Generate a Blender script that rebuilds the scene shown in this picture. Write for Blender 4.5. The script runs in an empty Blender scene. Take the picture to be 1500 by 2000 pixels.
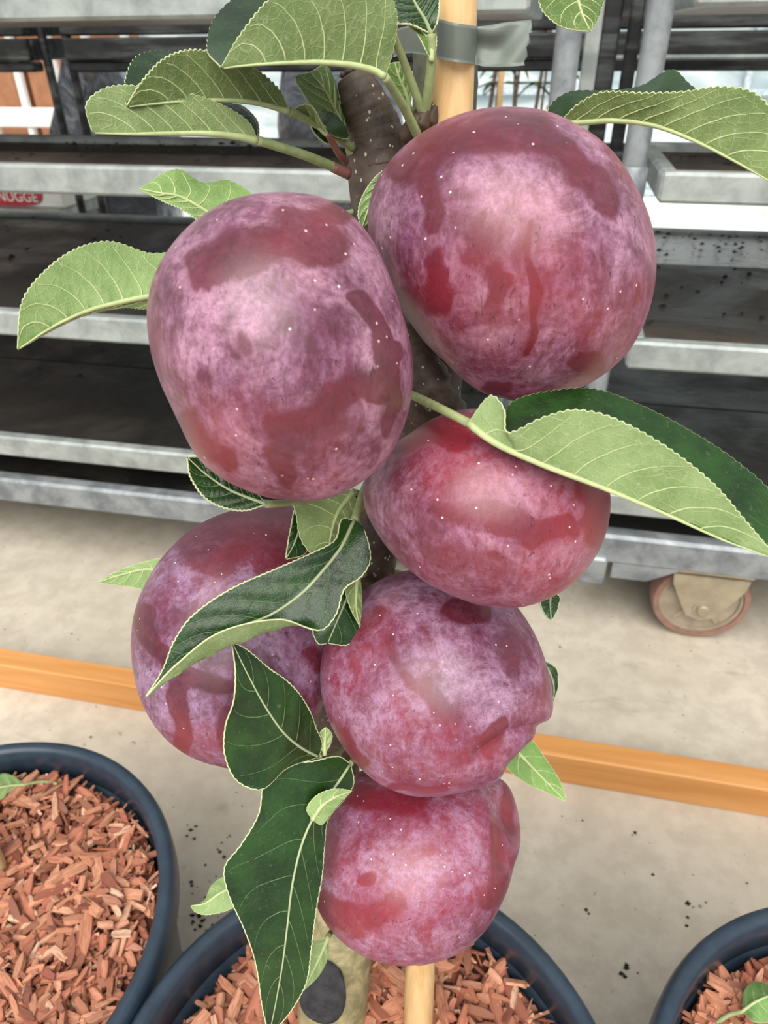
import bpy, math, random
import numpy as np
from mathutils import Vector
rng = random.Random(7); nrng = np.random.default_rng(7)
S = bpy.context.scene; COL = S.collection

# ------------------------------------------------------------------ camera
F = 1390.0                       # focal length in pixels of the 1500 x 2000 frame (24 mm phone lens)
PITCH, ROLL, H = math.radians(33.937), math.radians(0.6686), 0.68976
_f = np.array([0, math.cos(PITCH), -math.sin(PITCH)]); _r = np.array([1., 0, 0]); _d = np.array([0, -math.sin(PITCH), -math.cos(PITCH)])
_c, _s = math.cos(ROLL), math.sin(ROLL)
M3 = np.stack([_c*_r + _s*_d, -_s*_r + _c*_d, _f], 1)       # camera axes (right, down, forward) in world
CAM = np.array([0, 0, H])
cd = bpy.data.cameras.new('camera'); cam = bpy.data.objects.new('camera', cd); COL.objects.link(cam)
from mathutils import Matrix
mw = Matrix.Identity(4)
for i in range(3):
    mw[i][0] = M3[i, 0]; mw[i][1] = -M3[i, 1]; mw[i][2] = -M3[i, 2]; mw[i][3] = CAM[i]
cam.matrix_world = mw
cd.sensor_fit = 'VERTICAL'; cd.sensor_height = 36.0; cd.sensor_width = 27.0; cd.lens = 36.0*F/2000.0
cd.clip_start = 0.01; cd.clip_end = 200
cd.dof.use_dof = True; cd.dof.focus_distance = 0.235; cd.dof.aperture_fstop = 22.0
S.camera = cam

# ------------------------------------------------------------------ light: overcast daylight through the greenhouse roof
wd = bpy.data.worlds.new('sky'); S.world = wd; wd.use_nodes = True
bg = wd.node_tree.nodes['Background']; bg.inputs[0].default_value = (0.93, 0.97, 1.0, 1); bg.inputs[1].default_value = 0.68
sd = bpy.data.lights.new('sun', 'SUN'); sun = bpy.data.objects.new('sun', sd); COL.objects.link(sun)
sd.energy = 4.4; sd.angle = math.radians(60); sd.color = (1.0, 0.96, 0.9)
_el, _az = math.radians(52), math.radians(-98)             # behind the viewer, a little to the left
sun.rotation_euler = Vector((-math.cos(_el)*math.cos(_az), -math.cos(_el)*math.sin(_az), -math.sin(_el))).to_track_quat('-Z', 'Y').to_euler()
S.view_settings.view_transform = 'Standard'; S.view_settings.look = 'None'
S.view_settings.exposure = 0.0; S.view_settings.gamma = 1.0; S.view_settings.use_curve_mapping = False

# ------------------------------------------------------------------ measuring helpers
def ray(px, py): return M3 @ np.array([(px-750)/F, (py-1000)/F, 1.0])
def W(px, py, z): return CAM + ray(px, py)*z
def hit(px, py, h):
    d = ray(px, py); return CAM + d*((h-H)/d[2])
def project(P):
    c = (np.asarray(P)-CAM) @ M3; return 750+F*c[..., 0]/c[..., 2], 1000+F*c[..., 1]/c[..., 2]
YAW = math.radians(-12.0978)
U = np.array([math.cos(YAW), math.sin(YAW), 0]); NV = np.array([-math.sin(YAW), math.cos(YAW), 0])
NC = 0.79815                                                # distance of the trolley row along NV
def TP(u, off, z): return U*u + NV*(NC+off) + np.array([0, 0, z])
def on_plane(px, py, off):                                  # pixel -> (u, z) on the upright plane at off
    d = ray(px, py); P = CAM + d*((NC+off)/(NV@d)); return P@U, P[2]
def off_of(px, py, z):
    P = hit(px, py, z); return P@NV - NC

# ------------------------------------------------------------------ material helpers
def nd(t, typ, **kw):
    n = t.nodes.new(typ)
    for k, v in kw.items():
        if k.startswith('i_'):
            key = k[2:]
            key = int(key) if key.isdigit() else key.replace('__', ' ')
            if hasattr(v, 'is_output') or isinstance(v, bpy.types.NodeSocket): t.links.new(v, n.inputs[key])
            else: n.inputs[key].default_value = v
        else: setattr(n, k, v)
    return n
def rgb(h):
    h = h.lstrip('#'); v = [int(h[i:i+2], 16)/255 for i in (0, 2, 4)]
    return tuple(x/12.92 if x <= .04045 else ((x+.055)/1.055)**2.4 for x in v) + (1,)
def new_mat(name):
    m = bpy.data.materials.new(name); m.use_nodes = True; t = m.node_tree
    return m, t, t.nodes['Principled BSDF']
def noise(t, vec, scale, detail=4, rough=.55, dist=0.0):
    return nd(t, 'ShaderNodeTexNoise', i_Vector=vec, i_Scale=scale, i_Detail=detail, i_Roughness=rough, i_Distortion=dist).outputs['Fac']
def ramp(t, fac, lo, hi, a=0.0, b=1.0):
    n = nd(t, 'ShaderNodeMapRange', i_Value=fac); n.interpolation_type = 'SMOOTHSTEP'
    n.inputs[1].default_value = lo; n.inputs[2].default_value = hi; n.inputs[3].default_value = a; n.inputs[4].default_value = b
    return n.outputs[0]
def mix(t, fac, a, b, blend='MIX'):
    n = nd(t, 'ShaderNodeMix', data_type='RGBA', blend_type=blend)
    for idx, v in ((0, fac), (6, a), (7, b)):
        if isinstance(v, bpy.types.NodeSocket): t.links.new(v, n.inputs[idx])
        else: n.inputs[idx].default_value = v
    return n.outputs[2]
def mth(t, op, a, b=0.0):
    n = nd(t, 'ShaderNodeMath', operation=op)
    for i, v in enumerate((a, b)):
        if isinstance(v, bpy.types.NodeSocket): t.links.new(v, n.inputs[i])
        else: n.inputs[i].default_value = v
    return n.outputs[0]
def mapping(t, vec, scale, rot=(0, 0, 0)):
    return nd(t, 'ShaderNodeMapping', i_Vector=vec, i_Scale=scale, i_Rotation=rot).outputs[0]
def bump(t, b, hgt, strength, dist):
    n = nd(t, 'ShaderNodeBump', i_Height=hgt, i_Strength=strength, i_Distance=dist); t.links.new(n.outputs[0], b.inputs['Normal'])
def coord(t, which='Object'): return nd(t, 'ShaderNodeTexCoord').outputs[which]
def simple(name, col, rough=.5, metal=0.0, nscale=60, var=.25, bmp=0.0, spec=.5):
    m, t, b = new_mat(name); o = coord(t)
    n = noise(t, o, nscale, 5)
    c = mix(t, ramp(t, n, .3, .7), tuple(x*(1-var) for x in col[:3])+(1,), tuple(min(1, x*(1+var)) for x in col[:3])+(1,))
    t.links.new(c, b.inputs['Base Color']); b.inputs['Roughness'].default_value = rough; b.inputs['Metallic'].default_value = metal
    b.inputs['Specular IOR Level'].default_value = spec
    if bmp: bump(t, b, n, bmp, .002)
    return m

# concrete
def mk_concrete():
    m, t, b = new_mat('concrete'); o = coord(t)
    a = noise(t, o, 3.5, 6, .6); c = noise(t, o, 30, 8, .7); sp = noise(t, o, 95, 3, .6); st = noise(t, mapping(t, o, (9, 22, 9), (0, 0, .5)), 1, 6, .65, .4)
    k = mix(t, ramp(t, a, .3, .7), rgb('#bbb1a0'), rgb('#d0c6b6'))
    k = mix(t, ramp(t, c, .38, .62), mix(t, .5, k, rgb('#a89d8c')), k)
    k = mix(t, ramp(t, st, .6, .72, 0, .45), k, rgb('#8f8373'))
    k = mix(t, ramp(t, sp, .67, .75, 0, .75), k, rgb('#5d5246'))
    t.links.new(k, b.inputs['Base Color']); b.inputs['Roughness'].default_value = .75
    bump(t, b, c, .25, .002); return m
# galvanised steel
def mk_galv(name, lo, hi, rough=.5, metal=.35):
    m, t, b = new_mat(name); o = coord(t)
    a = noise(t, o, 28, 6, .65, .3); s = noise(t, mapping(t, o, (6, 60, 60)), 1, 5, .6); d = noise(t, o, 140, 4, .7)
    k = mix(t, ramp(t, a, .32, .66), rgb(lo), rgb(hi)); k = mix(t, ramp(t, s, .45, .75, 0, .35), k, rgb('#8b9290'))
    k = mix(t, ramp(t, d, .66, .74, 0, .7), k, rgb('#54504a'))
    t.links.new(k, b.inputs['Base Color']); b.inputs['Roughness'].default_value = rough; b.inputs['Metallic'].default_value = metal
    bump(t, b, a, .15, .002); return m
# shelf board with soil stains; some tones also carry shade and reflection
def mk_board(name, dark, soil, pale):
    m, t, b = new_mat(name); o = coord(t)
    a = noise(t, o, 6, 7, .65, .5); c = noise(t, mapping(t, o, (30, 90, 30)), 1, 6, .75); p = noise(t, o, 70, 4, .75)
    k = mix(t, ramp(t, a, .35, .7), rgb(dark), rgb(soil)); k = mix(t, ramp(t, c, .5, .68, 0, .7), k, rgb('#120f0d'))
    k = mix(t, ramp(t, p, .66, .74, 0, .6), k, rgb(pale))
    t.links.new(k, b.inputs['Base Color']); t.links.new(ramp(t, a, .3, .7, .12 if 'pale' in name else .3, .35 if 'pale' in name else .75), b.inputs['Roughness'])
    bump(t, b, c, .15 if 'pale' in name else .6, .004); return m
def mk_wood(name, lo, hi, sc, rough=.55, speck='#8a5f34'):
    m, t, b = new_mat(name); o = coord(t)
    a = noise(t, mapping(t, o, sc), 1, 6, .6, .6); c = noise(t, mapping(t, o, tuple(x*.25 for x in sc)), 1, 3)
    k = mix(t, ramp(t, a, .3, .7), rgb(lo), rgb(hi)); k = mix(t, ramp(t, c, .62, .74, 0, .6), k, rgb(speck))
    t.links.new(k, b.inputs['Base Color']); b.inputs['Roughness'].default_value = rough; bump(t, b, a, .2, .001); return m
def mk_apple(seed):
    red = {1: .6, 2: .5, 3: .45, 4: .12, 5: .18, 6: .2}[int(seed)]; hw_ = {1: '#c394b0', 2: '#c898b2', 3: '#bb8ca8', 4: '#b294b8', 5: '#b994b4', 6: '#b792b2'}[int(seed)]
    m, t, b = new_mat('apple_skin'); o0 = coord(t)
    o = nd(t, 'ShaderNodeVectorMath', operation='ADD', i_0=o0, i_1=(seed*.37, seed*.21, seed*.13)).outputs[0]
    wipe = nd(t, 'ShaderNodeAttribute', attribute_name='wipe').outputs['Fac']
    n1 = noise(t, o, 44, 9, .72, .7); st = noise(t, mapping(t, o, (330, 330, 70), (.5, .15*seed, 0)), 1, 8, .75, .6)
    fine = noise(t, o, 520, 6, .8); big = noise(t, o, 17, 4, .5); mid = noise(t, o, 130, 6, .7, .4)
    w = mth(t, 'ADD', wipe, mth(t, 'MULTIPLY', mth(t, 'SUBTRACT', n1, .5), 1.3))
    w = mth(t, 'ADD', w, mth(t, 'MULTIPLY', mth(t, 'SUBTRACT', mid, .5), 1.5)); w = mth(t, 'ADD', w, mth(t, 'MULTIPLY', mth(t, 'SUBTRACT', st, .5), 1.1))
    w = ramp(t, w, .22, .64)
    mott = ramp(t, mth(t, 'ADD', mth(t, 'MULTIPLY', n1, .36), mth(t, 'ADD', mth(t, 'MULTIPLY', st, .34), mth(t, 'MULTIPLY', mid, .30))), .40, .61)
    bloom = mth(t, 'MULTIPLY', mth(t, 'ADD', mth(t, 'MULTIPLY', mott, .60), .14), mth(t, 'SUBTRACT', 1.0, mth(t, 'MULTIPLY', w, .86)))
    bloom = mth(t, 'MULTIPLY', bloom, ramp(t, fine, .32, .6, .55, 1.2))
    skin = mix(t, ramp(t, big, .35, .65), rgb('#4a0818'), rgb('#85141f'))
    skin = mix(t, ramp(t, mid, .35, .7, 0, .5), skin, rgb('#6e1426'))
    wax = mix(t, ramp(t, n1, .35, .65), rgb('#8e6086'), rgb(hw_))
    wax = mix(t, ramp(t, big, .35, .65, 0, red), wax, rgb('#b0616e'))
    k = mix(t, bloom, skin, wax)
    dk = noise(t, mapping(t, o, (560, 560, 170), (.9, .5, .3)), 1, 5, .75, 1.2)
    k = mix(t, ramp(t, dk, .60, .66, 0, .8), k, rgb('#421428'))
    v = nd(t, 'ShaderNodeTexVoronoi', i_Vector=o, i_Scale=235.0, i_Randomness=1.0)
    lent = ramp(t, v.outputs['Distance'], .05, .10, 1, 0); lent = mth(t, 'MULTIPLY', lent, ramp(t, v.outputs['Color'], .36, .5))
    k = mix(t, lent, k, rgb('#f2d0c8'))
    t.links.new(k, b.inputs['Base Color'])
    t.links.new(ramp(t, bloom, 0.1, .7, .36, .42), b.inputs['Roughness']); b.inputs['Specular IOR Level'].default_value = .6
    b.inputs['Coat Weight'].default_value = .06; b.inputs['Coat Roughness'].default_value = .33; b.inputs['Coat IOR'].default_value = 1.55
    b.inputs['Sheen Weight'].default_value = .06; b.inputs['Sheen Roughness'].default_value = .45; b.inputs['Sheen Tint'].default_value = rgb('#d8c4e0')
    b.inputs['Subsurface Weight'].default_value = 0.0
    bump(t, b, mth(t, 'ADD', fine, mth(t, 'MULTIPLY', n1, .5)), .12, .0006); return m
def leaf_mat(name, lo, hi, vein, rough, vfac, fuzz, trans):
    m, t, b = new_mat(name); uv = nd(t, 'ShaderNodeUVMap', uv_map='UVMap').outputs[0]; o = coord(t)
    a = noise(t, o, 70, 5, .6); f = noise(t, o, 600, 4, .7)
    oc = nd(t, 'ShaderNodeObjectInfo').outputs['Color']
    k = mix(t, ramp(t, a, .3, .7), rgb(lo), rgb(hi))
    k = mix(t, 1.0, k, oc, 'MULTIPLY')
    net = nd(t, 'ShaderNodeTexVoronoi', feature='DISTANCE_TO_EDGE', i_Vector=o, i_Scale=900.0).outputs['Distance']
    net2 = nd(t, 'ShaderNodeTexVoronoi', feature='DISTANCE_TO_EDGE', i_Vector=o, i_Scale=330.0).outputs['Distance']
    vn = mth(t, 'MAXIMUM', mth(t, 'MULTIPLY', ramp(t, net, .01, .09, 1, 0), .6), ramp(t, net2, .01, .06, 1, 0))
    k = mix(t, mth(t, 'MULTIPLY', vn, vfac), k, rgb(vein))
    k = mix(t, ramp(t, f, .6, .72, 0, fuzz), k, rgb('#c9d2ae'))
    t.links.new(k, b.inputs['Base Color']); b.inputs['Roughness'].default_value = rough
    bump(t, b, mth(t, 'ADD', mth(t, 'MULTIPLY', vn, -.5 if trans < .2 else .6), mth(t, 'MULTIPLY', a, 1.5)), .4 if trans > .15 else .18, .0005)
    tr = nd(t, 'ShaderNodeBsdfTranslucent', i_Color=mix(t, .55, k, rgb('#8aa83a')))
    mx = nd(t, 'ShaderNodeMixShader', i_0=trans, i_1=b.outputs[0], i_2=tr.outputs[0])
    t.links.new(mx.outputs[0], t.nodes['Material Output'].inputs[0]); return m
def mk_bark(name, lo, hi, spots=True):
    m, t, b = new_mat(name); o = coord(t)
    a = noise(t, o, 90, 7, .7, .4); c = noise(t, o, 25, 4)
    k = mix(t, ramp(t, a, .35, .65), rgb(lo), rgb(hi)); k = mix(t, ramp(t, c, .5, .75, 0, .5), k, rgb('#221b19'))
    if spots:
        v = nd(t, 'ShaderNodeTexVoronoi', i_Vector=mapping(t, o, (430, 430, 300)), i_Scale=1.0)
        sp = mth(t, 'MULTIPLY', ramp(t, v.outputs['Distance'], .13, .22, 1, 0), ramp(t, v.outputs['Color'], .45, .5)); k = mix(t, sp, k, rgb('#d8ccb4'))
    t.links.new(k, b.inputs['Base Color']); b.inputs['Roughness'].default_value = .6; bump(t, b, a, .5, .001); return m
def mk_chip():
    m, t, b = new_mat('wood_chip'); o = coord(t)
    c = nd(t, 'ShaderNodeAttribute', attribute_name='chipcol').outputs['Color']
    r = nd(t, 'ShaderNodeObjectInfo').outputs['Random']
    g = noise(t, mapping(t, o, (90, 700, 700)), 1, 4, .7)
    k = mix(t, ramp(t, g, .35, .65, 0, .7), c, rgb('#7d4433'))
    k = mix(t, mth(t, 'MULTIPLY', r, .4), k, rgb('#c98d6c'))
    t.links.new(k, b.inputs['Base Color']); b.inputs['Roughness'].default_value = .75; bump(t, b, g, .3, .0006); return m
def mk_film(lo='#5d626b', hi='#b0b7c2'):
    m, t, b = new_mat('plastic_film'); o = coord(t); a = noise(t, o, 9, 6, .6, 1.2)
    k = mix(t, ramp(t, a, .4, .65), rgb(lo), rgb(hi)); t.links.new(k, b.inputs['Base Color'])
    b.inputs['Roughness'].default_value = .16; b.inputs['Metallic'].default_value = .45; v = nd(t, 'ShaderNodeTexVoronoi', i_Vector=mapping(t, o, (9, 9, 5)), i_Scale=1.0, i_Randomness=1.0); bump(t, b, mth(t, 'ADD', a, mth(t, 'MULTIPLY', v.outputs['Distance'], .8)), 1.0, .06); return m
def mk_glass():
    m, t, b = new_mat('greenhouse_film'); o = coord(t); a = noise(t, mapping(t, o, (2, 2, 9)), 1, 5, .6, .8)
    k = mix(t, ramp(t, a, .35, .65), rgb('#c3d2d6'), rgb('#f6fbfb'))
    tr = nd(t, 'ShaderNodeBsdfTransparent', i_Color=k); tl0 = nd(t, 'ShaderNodeBsdfTranslucent', i_Color=k); df = nd(t, 'ShaderNodeBsdfDiffuse', i_Color=k); tl = nd(t, 'ShaderNodeMixShader', i_0=.75, i_1=tl0.outputs[0], i_2=df.outputs[0])
    mx = nd(t, 'ShaderNodeMixShader', i_0=.75, i_1=tr.outputs[0], i_2=tl.outputs[0]); t.links.new(mx.outputs[0], t.nodes['Material Output'].inputs[0]); return m

MT = dict(
    concrete=mk_concrete(), galv=mk_galv('galvanised_steel', '#8f9694', '#b4bbb8', .5, .3), galv_dark=mk_galv('weathered_steel', '#73787d', '#a0a6aa', .45, .3),
    steel_backlit=mk_galv('backlit_steel', '#191a1c', '#2b2b2c', .5, .2),  # near-black: the backlit look is put into the steel's colour
    board=mk_board('soiled_shaded_board', '#161412', '#302b26', '#74695c'), board_brown=mk_board('soiled_brown_board', '#2a241f', '#4a4037', '#958877'),  # darker board: soil plus the shade under the shelves, put into its colour
    board_sheen=mk_board('pale_sheen_board', '#c9cccd', '#eceeee', '#ffffff'), ply=mk_wood('plywood', '#a08c7e', '#bda99a', (6, 60, 60)), batten=mk_wood('batten_wood', '#c68746', '#d79c5e', (4, 60, 60), .6, '#b5763a'),  # pale board's bright reflection of the backlight is put into its white colour
    stake=mk_wood('stake_wood', '#d0a56c', '#e6c28e', (160, 160, 7), .5, '#b98a50'), stake_pale=mk_wood('pale_stake_wood', '#c9ac78', '#dcc698', (160, 160, 7), .55),
    pot=simple('pot_plastic', rgb('#2b3947'), .36, 0, 90, .15), tape=simple('tie_tape', rgb('#6f776f'), .42, 0, 120, .06),
    white=simple('white_paint', rgb('#f2f2ee'), .5, 0, 20, .04), red=simple('red_print', rgb('#c01826'), .4, 0, 60, .08),
    brownbox=simple('terracotta', rgb('#b5815f'), .7, 0, 30, .12), mat=simple('white_floor', rgb('#f4f4f0'), .8, 0, 12, .05),
    wheel=simple('castor_tread', rgb('#8d6d60'), .6, 0, 60, .15), hub=simple('castor_hub', rgb('#a89c8a'), .55, .1, 50, .15), fork=simple('castor_fork', rgb('#a69a83'), .5, .25, 40, .15),
    edge=simple('leaf_edge', rgb('#c3cb9c'), .7, 0, 300, .12), vein_upper=simple('leaf_vein_upper', rgb('#557243'), .5, 0, 300, .15), midrib_upper=simple('leaf_midrib_upper', rgb('#a5b086'), .5, 0, 300, .1), vein=simple('leaf_vein', rgb('#b4c08a'), .6, 0, 300, .1), petiole=simple('petiole', rgb('#939f6c'), .55, 0, 300, .15), red_petiole=simple('reddish_petiole', rgb('#7d5048'), .5, 0, 200, .2),
    upper=leaf_mat('leaf_upper', '#122b0c', '#26481a', '#3f6236', .27, .08, .10, .10), under=leaf_mat('leaf_underside', '#7b925a', '#9db07a', '#c3cea2', .62, .22, .45, .22),
    bark=mk_bark('bark', '#443831', '#6a5b50'), leader=mk_bark('green_bark', '#3f4431', '#565a44', False), graft=mk_bark('pale_bark', '#7f7a58', '#b3a67e', False), scar=simple('pruning_scar', rgb('#2b2a2c'), .8, 0, 200, .4, .6),
    stem=simple('apple_stem', rgb('#4a3a2c'), .6, 0, 200, .2), calyx=simple('calyx', rgb('#3c2a22'), .8, 0, 300, .2),
    chip=mk_chip(), mulch=simple('mulch_bed', rgb('#5a2f22'), .9, 0, 160, .5, .8), soil=simple('soil', rgb('#241d18'), .9, 0, 300, .4),
    film=mk_film(), film_pale=mk_film('#888d96', '#c6ccd4'), glass=mk_glass(), deadleaf=simple('dead_leaf', rgb('#4c4f44'), .6, 0, 120, .25))

# ------------------------------------------------------------------ geometry helpers
class MB:
    def __init__(s): s.v = []; s.f = []; s.mi = []
    def add(s, verts, faces, mi=0):
        o = len(s.v); s.v += [tuple(map(float, p)) for p in verts]; s.f += [tuple(i+o for i in f) for f in faces]; s.mi += [mi]*len(faces)
    def box(s, x0, x1, y0, y1, z0, z1, bev=0.0, mi=0):
        b = min(bev, .49*min(x1-x0, y1-y0, z1-z0))
        if b <= 0:
            s.add([(x, y, z) for x in (x0, x1) for y in (y0, y1) for z in (z0, z1)],
                  [(0, 1, 3, 2), (4, 6, 7, 5), (0, 4, 5, 1), (2, 3, 7, 6), (0, 2, 6, 4), (1, 5, 7, 3)], mi); return
        # rounded-edge box: an octagonal ring section swept along x with inset end caps
        ring = [(y0+b, z0), (y1-b, z0), (y1, z0+b), (y1, z1-b), (y1-b, z1), (y0+b, z1), (y0, z1-b), (y0, z0+b)]
        cy, cz = (y0+y1)/2, (z0+z1)/2
        def ins(r): return [(cy+(y-cy)*(1-2*b/(y1-y0)), cz+(z-cz)*(1-2*b/(z1-z0))) for y, z in r]
        V = []; 
        for x, r in ((x0, ins(ring)), (x0+b, ring), (x1-b, ring), (x1, ins(ring))): V += [(x, y, z) for y, z in r]
        Fc = [tuple(range(8))[::-1], tuple(range(24, 32))]
        for k in range(3):
            for i in range(8): j = (i+1) % 8; Fc.append((8*k+i, 8*k+j, 8*k+8+j, 8*k+8+i))
        s.add(V, Fc, mi)
    def lathe(s, prof, seg=32, mi=0, axis='z', c=(0, 0, 0), closed=False):
        V = []; Fc = []; n = len(prof)
        for i in range(seg):
            a = 2*math.pi*i/seg
            for r, h in prof:
                p = (r*math.cos(a), r*math.sin(a), h)
                if axis == 'y': p = (p[0], p[2], p[1])
                elif axis == 'x': p = (p[2], p[0], p[1])
                V.append((p[0]+c[0], p[1]+c[1], p[2]+c[2]))
        for i in range(seg):
            j = (i+1) % seg
            for k in range(n-1 if not closed else n):
                l = (k+1) % n; Fc.append((i*n+k, j*n+k, j*n+l, i*n+l))
        s.add(V, Fc, mi)
    def tube(s, pts, rad, seg=10, mi=0, cap=True):
        P = [np.asarray(p, float) for p in pts]; n = len(P); R = rad if hasattr(rad, '__len__') else [rad]*n
        T = [P[min(i+1, n-1)]-P[max(i-1, 0)] for i in range(n)]; T = [x/(np.linalg.norm(x)+1e-12) for x in T]
        ref = np.array([0, 0, 1.]) if abs(T[0][2]) < .9 else np.array([1., 0, 0])
        a = np.cross(T[0], ref); a /= np.linalg.norm(a); V = []
        for i in range(n):
            a = a - T[i]*(a@T[i]); a /= (np.linalg.norm(a)+1e-12); b = np.cross(T[i], a)
            for k in range(seg):
                th = 2*math.pi*k/seg; V.append(P[i]+R[i]*(math.cos(th)*a+math.sin(th)*b))
        Fc = [(i*seg+k, i*seg+(k+1) % seg, (i+1)*seg+(k+1) % seg, (i+1)*seg+k) for i in range(n-1) for k in range(seg)]
        if cap: Fc += [tuple(range(seg))[::-1], tuple(range((n-1)*seg, n*seg))]
        s.add(V, Fc, mi)
    def build(s, name, mats, parent=None, smooth=False, loc=None):
        me = bpy.data.meshes.new(name); me.from_pydata(s.v, [], s.f)
        for m in (mats if isinstance(mats, (list, tuple)) else [mats]): me.materials.append(MT[m] if isinstance(m, str) else m)
        me.polygons.foreach_set('material_index', s.mi)
        if smooth: me.polygons.foreach_set('use_smooth', [True]*len(s.f))
        me.update(); return link(name, me, parent, loc)
def link(name, me, parent=None, loc=None):
    o = bpy.data.objects.new(name, me); COL.objects.link(o)
    if parent is not None: o.parent = parent
    if loc is not None: o.location = loc
    return o
def tag(o, label=None, cat=None, group=None, kind=None):
    for k, v in (('label', label), ('category', cat), ('group', group), ('kind', kind)):
        if v: o[k] = v
    return o
def empty(name, loc, rz=0.0): 
    o = bpy.data.objects.new(name, None); COL.objects.link(o); o.location = tuple(loc); o.rotation_euler = (0, 0, rz); o.empty_display_size = .02
    return o
def smooth_by_angle(o):
    for p in o.data.polygons: p.use_smooth = True
def cr(pts, n):
    """Catmull-Rom resample with chord-length parameter."""
    P = np.asarray(pts, float)
    if len(P) == 2: return P[0]+(P[1]-P[0])*np.linspace(0, 1, n)[:, None]
    d = np.concatenate([[0], np.cumsum(np.sqrt(np.linalg.norm(np.diff(P, axis=0), axis=1))*np.sqrt(np.linalg.norm(np.diff(P, axis=0), axis=1)))]); d /= d[-1]
    m = np.zeros_like(P); m[1:-1] = (P[2:]-P[:-2])/(d[2:]-d[:-2])[:, None]; m[0] = (P[1]-P[0])/(d[1]-d[0]); m[-1] = (P[-1]-P[-2])/(d[-1]-d[-2])
    t = np.linspace(0, 1, n); i = np.clip(np.searchsorted(d, t, 'right')-1, 0, len(P)-2); h = (d[i+1]-d[i])[:, None]; s = ((t-d[i])/h[:, 0])[:, None]
    return (2*s**3-3*s**2+1)*P[i]+(s**3-2*s**2+s)*h*m[i]+(-2*s**3+3*s**2)*P[i+1]+(s**3-s**2)*h*m[i+1]
def WP(l): return [W(*p) for p in l]

# ------------------------------------------------------------------ setting: floor, white floor area, far greenhouse wall
b = MB(); b.box(-7, 7, -3, 9, -.06, 0); fl = tag(b.build('floor', 'concrete'), kind='structure')
fl.rotation_euler = (0, 0, YAW)
b = MB(); b.box(-6, 6, 0, 5, .0, .004); gc = tag(b.build('white_floor_layer', 'mat'), 'white floor area behind the trolleys', None, None, 'structure')  # thin white layer over the floor behind the trolleys
gc.location = tuple(TP(0, 1.15, 0)); gc.rotation_euler = (0, 0, YAW)
wl = empty('window_1', TP(0, 3.2, 0), YAW); tag(wl, kind='structure')
b = MB()
for i in range(-9, 10): b.box(i*.42-.014, i*.42+.014, -.02, .02, 0, 1.6, .004)
for z in (.02, .45, .8, 1.6): b.box(-3.8, 3.8, -.016, .016, z-.012, z+.012, .003)
b.build('window_frame', simple('wall_frame', rgb('#b9c6cc'), .5, .1), wl)
for i in range(-9, 9):
    b = MB(); b.box(i*.42+.012, i*.42+.408, .02, .024, .02, 1.6); b.build('pane', 'glass', wl)

# ------------------------------------------------------------------ plant trolleys
def shelf(par, u0, u1, o0, depth, ztop, lip, frame, boards, seams, under=False):
    o1 = o0+depth; b = MB(); zb = ztop-lip
    b.box(u0, u1, o0, o0+.018, zb, ztop, .003); b.box(u0, u1, o1-.018, o1, zb, ztop, .003)
    b.box(u0, u0+.018, o0+.018, o1-.018, zb, ztop-.001, .003); b.box(u1-.018, u1, o0+.018, o1-.018, zb, ztop-.001, .003)
    k = 3
    for i in range(1, k+1):
        x = u0+(u1-u0)*i/(k+1); b.box(x-.015, x+.015, o0+.018, o1-.018, zb+.004, ztop-.02, .002)
    sh = b.build('shelf', frame, par)
    ed = [o0+.014]+[o0+depth*s for s in seams]+[o1-.014]
    for i in range(len(ed)-1):
        b = MB(); b.box(u0+.014, u1-.014, ed[i]+.004, ed[i+1]-.006, ztop-.016, ztop-.004-.004*i, .002, 0)
        o = b.build('shelf_board', boards[min(i, len(boards)-1)], sh)
    return sh
def post(par, u, off, z0, z1, r, mat, collars=()):
    b = MB(); b.tube([(u, off, z0), (u, off, z1)], r, 20)
    p = b.build('post', mat, par, True); p.data.set_sharp_from_angle(angle=.7)
    for z in collars:
        b = MB(); b.lathe([(r, z-.05), (r*1.18, z-.05), (r*1.22, z), (r*1.02, z+.003)], 24, c=(u, off, 0)); b.build('post_socket', 'galv_dark', p, True)
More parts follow.
